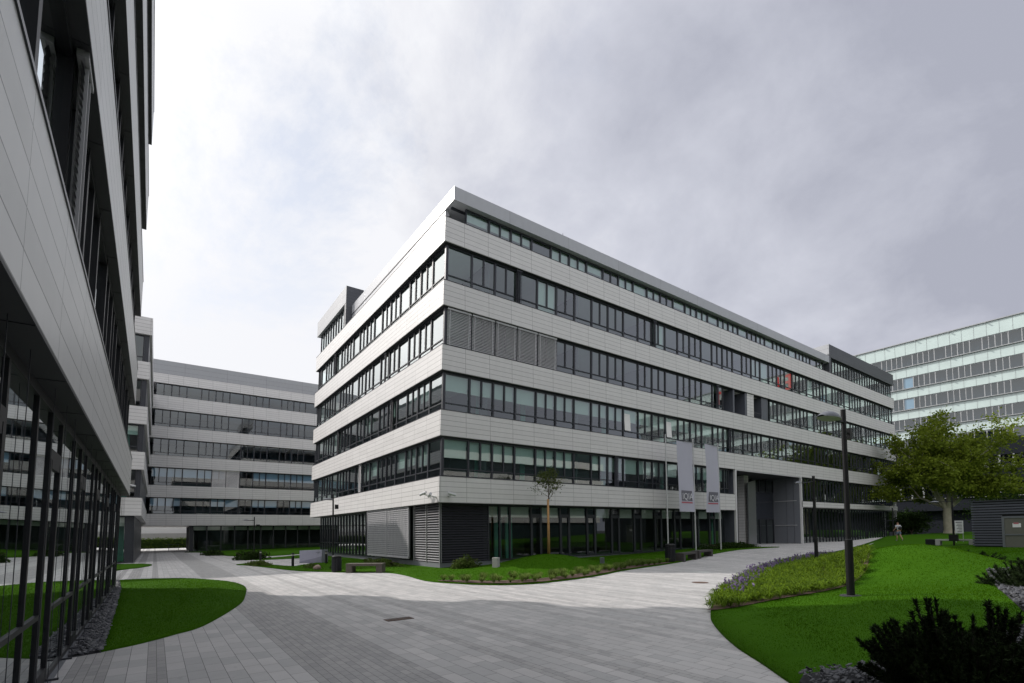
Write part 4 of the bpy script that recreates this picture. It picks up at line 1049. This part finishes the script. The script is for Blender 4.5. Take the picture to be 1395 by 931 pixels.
# violet stone block with a slanting cut and a small bird mark
o = empty('stone_sign', (-3.6, 11.3, 0), label='polished violet-grey stone block with a slanted facet on the side path', cat='sign')
d_ = Vector((0.98, -1.06, 0)).normalized(); n_ = Vector((-d_.y, d_.x, 0)); c0 = Vector((-4.11, 11.75, 0)); Lb = 1.62
def PB(t, n, z): q = c0+d_*t-n_*(-n); return (q.x, q.y, z)
b = MB(); i0 = [PB(0, 0, 0), PB(Lb, 0, 0.0), PB(Lb, 0.7, 0), PB(0, 0.7, 0), PB(0, 0, 0.82), PB(Lb, 0, 0.86), PB(Lb, 0.7, 0.86), PB(0, 0.7, 0.82)]
for q in ((0, 3, 2, 1), (4, 5, 6, 7), (0, 1, 5, 4), (1, 2, 6, 5), (2, 3, 7, 6), (3, 0, 4, 7)): b.quad(*[i0[k] for k in q])
b.build('block', M['stone_violet'], o, bevel=0.02)
b = MB(); q = [PB(0.0, -0.012, 0.0), PB(Lb, -0.012, 0.0), PB(Lb, -0.012, 0.45), PB(0, -0.012, 0.08)]; r_ = [PB(0.0, 0.1, 0.0), PB(Lb, 0.1, 0.0), PB(Lb, 0.003, 0.47), PB(0, 0.003, 0.10)]
b.quad(*q); b.quad(q[3], q[2], r_[2], r_[3]); b.build('facet', simple('darker_stone_facet', (0.20, 0.20, 0.26), 0.35), o)
b = MB()
for (a, z, w_) in ((1.18, 0.70, 0.30), (1.26, 0.66, 0.22), (1.30, 0.62, 0.12)):
    b.quad(PB(a, -0.008, z), PB(a+w_, -0.008, z+0.03), PB(a+w_, -0.008, z+0.05), PB(a, -0.008, z+0.02))
b.build('emblem', M['ink'], o)

def block(name, x, y, z, sx, sy, sz, mat, label, cat, rot=0.0, bevel=0.015):
    b = MB(); b.box(-sx/2, sx/2, -sy/2, sy/2, 0, sz); o = b.build(name, mat, bevel=bevel); o.location = (x, y, z); o.rotation_euler = (0, 0, rot); return tag(o, label, cat)
block('stone_marker', 1.9, -2.4, lawn_h(1.9, -2.4)-0.03, 0.26, 0.30, 0.50, M['concrete'], 'small pale stone block standing on the grass mound near the corner', 'marker stone', 0.5)
block('junction_box', 7.4, -4.3, lawn_h(7.4, -4.3)-0.03, 0.24, 0.18, 0.34, M['lamp_grey'], 'small grey metal box in the grass strip between the young tree and the benches', 'box', 0.4)
b = MB(); b.box(-7.75, -7.15, -12.58, -12.30, 0.001, 0.010); 
o = b.build('drain_cover', M['rust']); tag(o, 'rusty square drain cover set in the paving in the foreground', 'drain cover')
b = MB()
for k in range(7): b.box(-7.70+k*0.08, -7.67+k*0.08, -12.55, -12.33, 0.010, 0.014)
b.build('grate_slot', M['black_metal'], o)
b = MB(); b.lathe(3.9, -12.4, [(0.001, 0.28), (0.008, 0.28)], 20); tag(b.build('manhole_cover', M['rust']), 'small round brown cover in the sunlit paving beside the flower bed', 'drain cover')
# CCTV cameras
def cctv(base, d, label):
    o = empty('security_camera', base, label=label, cat='security camera')
    bx_, by_, bz_ = base; dx, dy, dz = d
    b = MB(shear); b.tube(base, (bx_+dx*0.5, by_+dy*0.5, bz_+0.05), 0.045, 0.03, 8); b.build('bracket', M['pole_silver'], o)
    c = (bx_+dx*0.5, by_+dy*0.5, bz_+0.10)
    b = MB(shear); b.tube((c[0]-dz[0]*0.22, c[1]-dz[1]*0.22, c[2]+0.05), (c[0]+dz[0]*0.25, c[1]+dz[1]*0.25, c[2]-0.06), 0.075, 0.075, 10); b.build('housing', M['pole_silver'], o)
cctv((0.55, 0, 3.78), (0, -0.7, (0.8, -0.3)), 'pale security camera on the right face beside the building corner')
cctv((0.0, 0.35, 3.75), (-0.7, 0, (0.2, 0.9)), 'pale security camera on the sunlit face, nearer the corner')
cctv((0.0, 1.1, 3.88), (-0.7, 0, (-0.3, 0.9)), 'pale security camera on the sunlit face, farther from the corner')
cctv((-13.35, 24.0, 5.6), (0, -0.9, (0.9, -0.2)), 'pale security camera on the recessed wing above its ground floor')

# kiosk
K = empty('louvred_kiosk', (35, -16, 0.5), label='dark slatted service kiosk with a glass door at the right edge', cat='kiosk')
b = MB(); b.box(35.1, 40, -19.9, -13.6, 0.2, 3.55); b.build('wall', M['frame_black'], K)
b = MB()
for z in np.arange(0.5, 3.5, 0.18):
    for s0, s1 in ((-15.05, -13.5), (-19.9, -16.45)): b.box(35.0, 35.1, s0, s1, z, z+0.11)
for z in np.arange(2.66, 3.5, 0.18): b.box(35.0, 35.1, -16.45, -15.05, z, z+0.11)
b.build('slat_cladding', M['clad_grey'] if False else simple('kiosk_slats', (0.075, 0.08, 0.105), 0.5), K)
b = MB(); b.box(34.98, 35.1, -15.15, -15.03, 0.3, 2.5); b.box(34.98, 35.1, -16.5, -16.38, 0.3, 2.5); b.box(34.985, 35.1, -16.38, -15.15, 2.38, 2.5); b.box(34.97, 35.05, -16.38, -15.15, 1.22, 1.30)
dr = b.build('door', M['lamp_grey'], K)
b = MB(); b.quad((35.02, -16.38, 0.3), (35.02, -15.15, 0.3), (35.02, -15.15, 2.38), (35.02, -16.38, 2.38)); b.build('pane', simple('door_glass', (0.13, 0.13, 0.115), 0.2), dr)
b = MB(); b.box(34.99, 35.005, -15.95, -15.55, 1.75, 2.02); b.build('notice', M['paper'], dr)
b = MB(); b.box(34.98, 34.99, -15.85, -15.6, 1.97, 2.06); b.build('notice_header', M['logo_red'], dr)
b = MB(); b.box(34.9, 40.1, -20, -13.4, 3.55, 3.63); b.build('roof', M['frame'], K)
# info board
o = empty('information_board', (42, -11.3, 1.1), label='white information board on two legs behind the lamp post', cat='sign')
zg = lawn_h(42, -11.3)
b = MB(); b.box(41.97, 42.03, -11.58, -11.06, 1.28, 2.32); b.build('panel', M['paper'], o)
b = MB()
for k, (w_, zz) in enumerate(((0.40, 2.16), (0.3, 2.02), (0.36, 1.90), (0.25, 1.78), (0.34, 1.66), (0.2, 1.54), (0.3, 1.42))): b.box(41.955, 41.97, -11.52, -11.52+w_, zz, zz+(0.07 if k == 0 else 0.04))
b.build('printed_lines', M['ink'], o)
for v in (-11.55, -11.09):
    b = MB(); b.box(41.98, 42.02, v-0.02, v+0.02, zg-0.1, 1.28); b.build('leg', M['pole_silver'], o)

# ------------------------------------------------------------------ plants
def branch_tree(o, x, y, z, segs, bark, name='trunk'):
    b = MB()
    for p, q, r0, r1 in segs: b.tube(p, q, r0, r1, 8, cap=False)
    return b.build(name, bark, o, smooth=True)
def grow(rnd, p, d, L, r, depth, segs, tips, bend=0.25, up=0.1, ratio=0.72, nsub=3, spread=0.75):
    n = 4; q = Vector(p); d = Vector(d).normalized(); rr = r
    for i in range(n):
        d = (d+Vector((rnd.uniform(-bend, bend), rnd.uniform(-bend, bend), rnd.uniform(-bend*0.5, bend*0.5)+up*0.3))).normalized()
        q2 = q+d*(L/n); r2 = rr*(0.90 if i < n-1 else 0.82)
        segs.append((tuple(q), tuple(q2), rr, r2)); q = q2; rr = r2
        if depth <= 1: tips.append((tuple(q), d.copy(), depth))
        if i >= 1 and depth > 0 and rnd.random() < 0.55:
            a = d.orthogonal(); a.rotate(Matrix.Rotation(rnd.uniform(0, 6.28), 3, d)); dd = (d*0.55+a*spread).normalized()
            grow(rnd, q, dd, L*ratio*rnd.uniform(0.6, 0.9), rr*0.5, depth-1, segs, tips, bend, up, ratio, nsub, spread)
    if depth > 0:
        for k in range(nsub):
            a = d.orthogonal(); a.rotate(Matrix.Rotation(6.28*k/nsub+rnd.uniform(-0.5, 0.5), 3, d)); dd = (d*0.75+a*spread*rnd.uniform(0.6, 1.1)+Vector((0, 0, up))).normalized()
            grow(rnd, q, dd, L*ratio*rnd.uniform(0.8, 1.15), rr*0.68, depth-1, segs, tips, bend, up, ratio, nsub, spread)
    else: tips.append((tuple(q), d.copy(), 0))
def clump_sampler(tips, spread, flat=0.7, keep=1.0):
    T = np.array([t[0] for t in tips])
    def f(n):
        i = rng.integers(0, len(T), n); s = spread*(0.5+rng.random(len(T)))[i][:, None]
        return T[i]+rng.normal(0, 1, (n, 3))*s*np.array([1, 1, flat])
    return f
# the big plane tree
tx, ty = 60.0, -6.6; tz = lawn_h(tx, ty)-0.1
PT = empty('plane_tree', (tx, ty, tz), label='large spreading plane tree with pale mottled trunk right of the white block', cat='tree')
rnd = random.Random(12); segs = []; tips = []
segs += [((tx, ty, tz-0.2), (tx, ty, tz+0.5), 0.60, 0.46), ((tx, ty, tz+0.5), (tx+0.05, ty+0.1, tz+2.0), 0.46, 0.38), ((tx+0.05, ty+0.1, tz+2.0), (tx, ty+0.05, tz+2.9), 0.38, 0.36)]
fork = Vector((tx, ty+0.05, tz+2.8))
for dv, L, r in (((0.0, 0.60, 1.0), 4.3, 0.28), ((-0.4, 0.22, 1.2), 4.4, 0.22), ((0.1, -0.22, 1.2), 4.7, 0.26), ((0.3, -0.72, 0.95), 3.2, 0.20), ((-0.4, -0.45, 1.0), 3.6, 0.19), ((0.6, 0.25, 1.0), 3.8, 0.20), ((0.2, 0.90, 0.80), 3.0, 0.16), ((0.1, -0.95, 0.62), 2.7, 0.14)):
    grow(rnd, fork, dv, L, r, 3, segs, tips, 0.22, 0.10, 0.72, 2, 0.75)
branch_tree(PT, tx, ty, tz, segs, M['bark_plane'])
tt = [t for t in tips if t[0][2] > tz+4.0]
print('plane tips', len(tt), max(t[0][2] for t in tt), min(t[0][1] for t in tt), max(t[0][1] for t in tt))
leaf_cloud('crown', clump_sampler(tt, 0.42, 0.6), 46000, 0.29, M['leaf_plane'], PT, 0.35)
# trees beyond
def bushy_tree(x, y, H, Rr, name, label, mat, n=5000, leaf=0.3, seed=1, trunk=0.12, th=0.35):
    z = lawn_h(x, y)-0.1 if x > 20 else base_h(x, y)-0.1
    o = empty(name, (x, y, z), label=label, cat='tree'); rnd = random.Random(seed); segs = []; tips = []
    segs.append(((x, y, z-0.1), (x, y, z+H*th), trunk, trunk*0.75))
    for k in range(6):
        a = 6.28*k/6+rnd.uniform(-0.4, 0.4); grow(rnd, (x, y, z+H*th), (math.cos(a)*0.7, math.sin(a)*0.7, 0.9), H*0.25, trunk*0.5, 2, segs, tips, 0.3, 0.08, 0.7, 2, 0.8)
    branch_tree(o, x, y, z, segs, M['bark'])
    leaf_cloud('crown', clump_sampler([t for t in tips if t[0][2] > z+H*th], Rr*0.16, 0.7), n, leaf, mat, o, 0.3); return o
bushy_tree(66, -1.6, 4.6, 2.6, 'small_tree', 'small dark bushy tree left of the plane tree trunk', M['leaf_dark'], 5000, 0.22, 4, 0.10, 0.2)
bushy_tree(74, -9.0, 7.5, 4.0, 'background_tree', 'dark tree in the shade behind the kiosk', M['leaf_dark'], 6000, 0.3, 6, 0.16, 0.2)
bushy_tree(78, 3.0, 6.5, 3.6, 'background_tree', 'dark tree beyond the far end of the white block', M['leaf_dark'], 5000, 0.3, 8, 0.16, 0.15)
bushy_tree(72, -17.0, 10.5, 3.4, 'background_tree', 'yellowish tree whose crown leans in at the right edge', M['leaf_plane'], 8000, 0.28, 9, 0.2, 0.4)
# young tree with reed wrapped trunk
yx, yy = 5.7, -1.95; yz = lawn_h(yx, yy)-0.04
YT = empty('young_tree', (yx, yy, yz), label='slender young tree with an orange-brown wrapped trunk on the mound', cat='tree')
segs = [((yx+0.04, yy, yz+2.9), (yx+0.10, yy, yz+4.3), 0.035, 0.018)]; tips = []; rnd = random.Random(2)
for k in range(17):
    zz = yz+3.1+k*0.075; a = k*2.4; grow(rnd, (yx+0.06, yy, zz), (math.cos(a), math.sin(a), 0.75), 0.75*(1-0.03*k), 0.012, 1, segs, tips, 0.25, 0.1, 0.55, 2, 0.7)
branch_tree(YT, yx, yy, yz, segs, M['bark'], 'trunk')
b = MB(); b.lathe(yx, yy, [(yz-0.05, 0.085), (yz+1.6, 0.07), (yz+3.05, 0.055)], 12); tw = b.build('trunk_wrap', M['reed'], YT, smooth=True)
leaf_cloud('crown', clump_sampler(tips, 0.11, 0.8), 1500, 0.085, M['leaf_young'], YT)

# shrubs
def shrub(x, y, z, rx, ry, h, mat, label, n=1400, leaf=0.1, name='shrub', core=True):
    o = empty(name, (x, y, z), label=label, cat='shrub')
    def f(n):
        P = rng.normal(0, 1, (n, 3)); P /= np.linalg.norm(P, axis=1)[:, None]; P[:, 2] = np.abs(P[:, 2]); P *= rng.random((n, 1))**0.35
        lump = 0.75+0.25*np.sin(P[:, :1]*5+x)*np.cos(P[:, 1:2]*6+y)
        return np.array([x, y, z])+P*np.array([rx, ry, h])*lump
    leaf_cloud('foliage', f, n, leaf, mat, o)
    b = MB()
    for k in range(7):
        a = k*0.9; b.tube((x, y, z-0.05), (x+rx*0.7*math.cos(a), y+ry*0.7*math.sin(a), z+h*0.65), 0.02, 0.008, 5)
    b.build('stem', M['bark'], o); return o
shrub(1.15, -0.75, lawn_h(1.15, -0.75)-0.03, 1.05, 0.6, 0.75, M['leaf_shrub'], 'feathery yellow-green shrub against the dark corner louvre', 2600, 0.10)
shrub(-5.6, 21.6, -0.1, 1.7, 1.3, 0.95, M['leaf_dark'], 'dark green shrub mound at the edge of the rear path', 4000, 0.12)
shrub(-6.6, 11.2, 0.03, 0.8, 2.0, 0.32, M['leaf_shrub'], 'low fern-like planting at the tip of the island lawn', 2200, 0.09)
shrub(-4.0, 4.2, 0.03, 0.35, 0.35, 0.3, M['leaf_dark'], 'small dark plant behind the litter bin by the bench', 600, 0.07)
shrub(-4.7, 6.2, 0.03, 0.5, 0.9, 0.28, M['leaf_shrub'], 'low green plants beside the pinkish boulder', 900, 0.08)
shrub(-1.0, 5.5, 0.03, 0.7, 3.4, 0.45, M['leaf_shrub'], 'row of soft green grasses under the silver sliding screen', 4500, 0.09)
shrub(24.5, -1.4, base_h(24, -1)+0.05, 4.8, 0.8, 0.55, M['leaf_dark'], 'low dark green hedge of ground cover left of the entrance', 9000, 0.10, name='low_hedge')
shrub(-7.0, 36.0, -0.1, 1.2, 3.5, 0.6, M['leaf_dark'], 'dark low hedge left of the shrub mound before the rear block', 2500, 0.13, name='low_hedge')
# boulders
def boulder(x, y, z, r, mat, label):
    bm = bmesh.new(); bmesh.ops.create_icosphere(bm, subdivisions=3, radius=r)
    rn = random.Random(int(x*100)); 
    for v in bm.verts: v.co *= 1+0.12*math.sin(v.co.x*9/r*0.4+1)+rn.uniform(-0.04, 0.04); v.co.z *= 0.7
    me = bpy.data.meshes.new('boulder'); bm.to_mesh(me); bm.free(); me.materials.append(mat); o = bpy.data.objects.new('boulder', me); COL.objects.link(o); o.location = (x, y, z); return tag(o, label, 'boulder')
boulder(-4.9, 4.3, 0.12, 0.22, M['pink_stone'], 'pinkish boulder in the planting left of the litter bin')

# dwarf pines: shoots set with needles
def dwarf_pine(x, y, z, shoots, label, needles=70, nl=0.075, seed=1):
    o = empty('dwarf_pine', (x, y, z), label=label, cat='shrub'); rn = np.random.default_rng(seed); V = []; b = MB()
    for (sx, sy, hx, hy, hz) in shoots:
        base = np.array([x+sx*0.25, y+sy*0.25, z]); tip = np.array([x+hx, y+hy, z+hz]); mid = (base+tip)/2+np.array([sx, sy, -0.1])*0.25
        pts = [((1-t)**2)*base+2*t*(1-t)*mid+t*t*tip for t in np.linspace(0, 1, 7)]
        for a, c in zip(pts[:-1], pts[1:]): b.tube(a, c, 0.010, 0.008, 5, cap=False)
        m = needles; t = (1-0.62*rn.random(m)**1.5)[:, None]
        P = ((1-t)**2)*base+2*t*(1-t)*mid+t*t*tip
        ax = (tip-mid); ax = ax/np.linalg.norm(ax)
        D = rn.normal(0, 1, (m, 3))*0.75+ax*1.0; D /= np.linalg.norm(D, axis=1)[:, None]
        L = nl*rn.uniform(0.6, 1.25, m)[:, None]; S = np.cross(D, rn.normal(0, 1, (m, 3))); S /= np.linalg.norm(S, axis=1)[:, None]
        w = 0.0085
        V.append(np.stack([P-S*w, P+S*w, P+D*L], 1).reshape(-1, 3))
    V = np.concatenate(V); npmesh('needles', V, np.arange(len(V)).reshape(-1, 3), M['pine'], o); b.build('stem', M['pine_stem'], o); return o
rs = random.Random(4)
def pine_shoots(n, rx, ry, hfun, dx=0.0, dy=0.0):
    out = []
    for _ in range(n):
        a = rs.uniform(0, 6.28); r = math.sqrt(rs.random()); ex, ey = rx*r*math.cos(a)+dx, ry*r*math.sin(a)+dy
        out.append((ex*0.7, ey*0.7, ex+rs.uniform(-.10, .10), ey+rs.uniform(-.10, .10), hfun(ex, ey, r)*rs.uniform(0.35, 1.05)))
    return out
# screen-left direction on the ground is about -R2
rgt = Vector((R2[0], R2[1])).normalized()
def hp(ex, ey, r):
    s_ = ex*rgt.x+ey*rgt.y
    return (0.86-0.22*s_)*math.sqrt(max(0.1, 1-0.75*r*r))
pc = Vector((-4.98, -21.42))
sh = pine_shoots(460, 1.0, 0.95, hp)
for dx_, h_ in ((-0.42, 1.12), (0.30, 1.05), (-0.75, 0.85), (0.12, 0.82), (-0.30, 0.98), (0.38, 0.98)):
    for _ in range(9): sh.append((dx_*rgt.x*1.0, dx_*rgt.y, dx_*rgt.x+rs.uniform(-.11, .11), dx_*rgt.y+rs.uniform(-.11, .11), h_*rs.uniform(0.72, 1.0)))
dwarf_pine(pc.x, pc.y, 0.06, sh, 'large dark dwarf pine in the near right foreground', 200, 0.058, 3)
dwarf_pine(7.2, -20.2, lawn_h(7.2, -20.2)-0.35, pine_shoots(260, 1.5, 1.1, lambda a, c, r: 1.05*math.sqrt(max(0.15, 1-0.7*r*r))), 'dark dwarf pine in slate chips at the right edge of the frame', 150, 0.11, 5)
dwarf_pine(19.8, -16.6, lawn_h(19.8, -16.6)-0.1, pine_shoots(110, 0.9, 1.2, lambda a, c, r: 0.6*math.sqrt(max(0.15, 1-0.7*r*r))), 'low dark dwarf pine in the dip between the two mounds', 60, 0.11, 6)
dwarf_pine(15.0, -19.0, lawn_h(15, -19)-0.1, pine_shoots(60, 0.5, 0.5, lambda a, c, r: 0.55*math.sqrt(max(0.15, 1-0.7*r*r))), 'small dark dwarf pine on the far side of the mound at the right edge', 60, 0.10, 8)

# flower bed
tag(sheet('flower_bed_soil', BED, lambda x, y, d: lawn_h(x, y, eR(x, y))+0.02, M['soil'], 0.5), kind='structure')
def arching(name, P, Zb, hgt, length, mat, label, blades=9, w=0.02, cat='ground cover', spread=0.9):
    n = len(P)*blades; c = np.repeat(np.c_[P, Zb], blades, 0); a = rng.uniform(0, 6.28, n); L = length*rng.uniform(0.6, 1.2, n); H = hgt*rng.uniform(0.5, 1.1, n)
    dx, dy = np.cos(a), np.sin(a); V = np.empty((n, 4, 3))
    root = c+np.c_[rng.normal(0, 0.03, (n, 2)), np.zeros(n)]; mid = root+np.c_[dx*L*0.5, dy*L*0.5, H]; tip = root+np.c_[dx*L, dy*L, H*rng.uniform(0.5, 1.0, n)]
    sx, sy = -dy*w/2, dx*w/2
    V[:, 0] = root; V[:, 1] = mid+np.c_[sx, sy, np.zeros(n)]; V[:, 2] = tip; V[:, 3] = mid-np.c_[sx, sy, np.zeros(n)]
    return npmesh(name, V.reshape(-1, 3), np.arange(4*n).reshape(-1, 4), mat, None, 4)
PB_ = scatter(BED, 2600); DB_ = seg_dist(PB_, BED); ZB_ = lawn_h_vec(PB_, L_right)
o = arching('ground_cover', PB_, ZB_+0.02, 0.23, 0.30, M['cover'], '', 16, 0.028); tag(o, 'yellow-green arching ground cover filling the flower bed', 'ground cover', kind='stuff')
# purple flowers along the paving side of the bed
EDGE = np.array([(-0.2, -15.55), (0.69, -15.05), (4.5, -13.4), (9.26, -11.66), (14.2, -10.2), (19.5, -9.0), (24, -8.3)])
def near_edge(P, w0): 
    best = np.full(len(P), 1e9)
    for a, b_ in zip(EDGE[:-1], EDGE[1:]):
        d = b_-a; t = np.clip(((P-a)@d)/(d@d), 0, 1); best = np.minimum(best, np.hypot(*(P-(a+t[:, None]*d)).T))
    return best < w0
PF = scatter(BED, 5000); kk = near_edge(PF, 0.75) & (PF[:, 0] > 0.2) & (rng.random(len(PF)) < 0.26); PF = PF[kk]; ZF = lawn_h_vec(PF, L_right)
V = []
for (x, y), z in zip(PF, ZF):
    hh = 0.22+rng.random()*0.20; lx, ly = rng.normal(0, 0.06, 2)
    for _ in range(9):
        zz = z+hh*(0.6+0.4*rng.random()); c = np.array([x+lx, y+ly, zz])+rng.normal(0, 0.012, 3); A = rng.normal(0, 1, 3)*0.020; B = rng.normal(0, 1, 3)*0.020; V += [c-A, c+B, c+A, c-B]
o = npmesh('purple_flowers', V, np.arange(len(V)).reshape(-1, 4), M['purple'], None, 4); tag(o, 'small purple flower spikes along the paving edge of the bed', 'flowers', kind='stuff')

# planted strip of grass clumps in soil along the curve of the main lawn
STRIP = catmull([(-3.0, -5.6), (-2.6, -7.0), (-1.9, -8.0), (-0.8, -8.62), (0.8, -8.55), (3.0, -8.05), (5.9, -6.98), (9.0, -6.15), (11.4, -5.6), (11.2, -5.2), (8.6, -5.5), (5.6, -6.2), (3.0, -7.1), (0.8, -7.6), (-0.8, -7.5), (-1.7, -6.9), (-2.3, -6.0)], 4)
def hM(x, y, d=0): return lawn_h(x, y, seg_dist([(x, y)], L_main)[0])
tag(sheet('planting_strip_soil', STRIP, lambda x, y, d: hM(x, y)+0.022, M['soil'], 0.4), kind='structure')
proto = None
cl = scatter(STRIP, 260); cl = cl[np.argsort(cl[:, 0])]
kept = []
for p in cl:
    if all(math.hypot(*(p-q)) > 0.42 for q in kept): kept.append(p)
for i, (x, y) in enumerate(kept):
    if proto is None:
        o = arching('grass_clump', np.array([(0.0, 0.0)]), np.array([0.0]), 0.27, 0.26, M['tuft'], '', 120, 0.014); proto = o
        tag(o, 'tufted green grass clump in the brown soil strip curving round the mound', 'plant', 'grass clumps in the curved soil strip')
    else: o = proto.copy(); COL.objects.link(o)
    o.location = (x, y, hM(x, y)+0.02); o.rotation_euler = (0, 0, rs.uniform(0, 6.28)); k_ = rs.uniform(0.75, 1.25); o.scale = (k_, k_, k_*rs.uniform(0.85, 1.15))

# ------------------------------------------------------------------ the walker
def skin_body(name, joints, edges, mat, root=0, sub=2):
    me = bpy.data.meshes.new(name); me.from_pydata([j[:3] for j in joints], edges, []); o = bpy.data.objects.new(name, me); COL.objects.link(o)
    m = o.modifiers.new('skin', 'SKIN'); m.use_smooth_shade = True; s = o.modifiers.new('sub', 'SUBSURF'); s.levels = sub; s.render_levels = sub
    for i, j in enumerate(joints):
        v = me.skin_vertices[0].data[i]; v.radius = (j[3], j[4] if len(j) > 4 else j[3]); v.use_root = (i == root)
    me.materials.append(mat); dg = bpy.context.evaluated_depsgraph_get(); me2 = bpy.data.meshes.new_from_object(o.evaluated_get(dg)); bpy.data.objects.remove(o)
    o = bpy.data.objects.new(name, me2); COL.objects.link(o); return o
wx, wy = 44.35, -6.53; wz = 0.0
def hG(x, y): return lawn_h(x, y, 9)
wz = hG(wx, wy)
# local: x right (screen), y away from the camera, z up
joints = [(0, 0, 0.95, .13, .10), (0, 0.01, 1.12, .12, .09), (0, 0.03, 1.32, .15, .10), (0, 0.05, 1.45, .09, .07), (0, 0.06, 1.53, .052), (0, 0.08, 1.62, .078, .09), (0, 0.085, 1.71, .068, .08),
          (-0.17, 0.04, 1.41, .058), (-0.27, 0.0, 1.18, .045), (-0.33, 0.16, 0.98, .034), (-0.34, 0.22, 0.91, .030),
          (0.17, 0.04, 1.41, .058), (0.22, -0.08, 1.16, .045), (0.22, 0.02, 0.94, .034), (0.22, 0.05, 0.87, .030),
          (-0.09, 0.0, 0.88, .095), (-0.09, 0.14, 0.52, .062), (-0.09, 0.08, 0.30, .052), (-0.09, 0.12, 0.09, .036), (-0.09, 0.24, 0.035, .034),
          (0.09, 0.0, 0.88, .095), (0.09, -0.06, 0.50, .062), (0.09, -0.20, 0.30, .052), (0.09, -0.33, 0.14, .036), (0.09, -0.24, 0.05, .034)]
edges = [(0, 1), (1, 2), (2, 3), (3, 4), (4, 5), (5, 6), (3, 7), (7, 8), (8, 9), (9, 10), (3, 11), (11, 12), (12, 13), (13, 14), (0, 15), (15, 16), (16, 17), (17, 18), (18, 19), (0, 20), (20, 21), (21, 22), (22, 23), (23, 24)]
PW = skin_body('person', joints, edges, M['skin']); 
ang = math.atan2(F[1], F[0])-math.pi/2
PW.location = (wx, wy, wz+0.0); PW.rotation_euler = (0, 0, ang); tag(PW, 'person in a white T-shirt, blue-grey shorts and black backpack walking away across the grass', 'person')
def child(o): o.parent = PW; return o
child(skin_body('t_shirt', [(0, 0, 0.92, .155, .125), (0, 0.01, 1.12, .145, .115), (0, 0.03, 1.32, .175, .125), (0, 0.05, 1.44, .11, .085), (-0.17, 0.04, 1.41, .08), (-0.25, 0.01, 1.24, .07), (0.17, 0.04, 1.41, .08), (0.215, -0.05, 1.24, .07)], [(0, 1), (1, 2), (2, 3), (3, 4), (4, 5), (3, 6), (6, 7)], M['shirt']))
child(skin_body('shorts', [(0, 0, 0.97, .16, .13), (0, 0, 0.88, .15, .13), (-0.09, 0.01, 0.82, .11), (-0.095, 0.12, 0.56, .09), (0.09, 0.0, 0.82, .11), (0.095, -0.045, 0.56, .09)], [(0, 1), (1, 2), (2, 3), (1, 4), (4, 5)], M['shorts']))
child(skin_body('hair', [(0, 0.06, 1.66, .082, .09), (0, 0.075, 1.73, .078, .088)], [(0, 1)], M['hair']))
child(skin_body('backpack', [(0, -0.18, 1.02, .16, .11), (0, -0.19, 1.2, .18, .12), (0, -0.16, 1.36, .15, .10)], [(0, 1), (1, 2)], M['pack']))
for sx in (-1, 1): child(skin_body('shoe', [(sx*0.09, (0.10 if sx < 0 else -0.34), 0.06 if sx < 0 else 0.10, .045), (sx*0.09, (0.27 if sx < 0 else -0.22), 0.035 if sx < 0 else 0.04, .040)], [(0, 1)], M['shirt']))
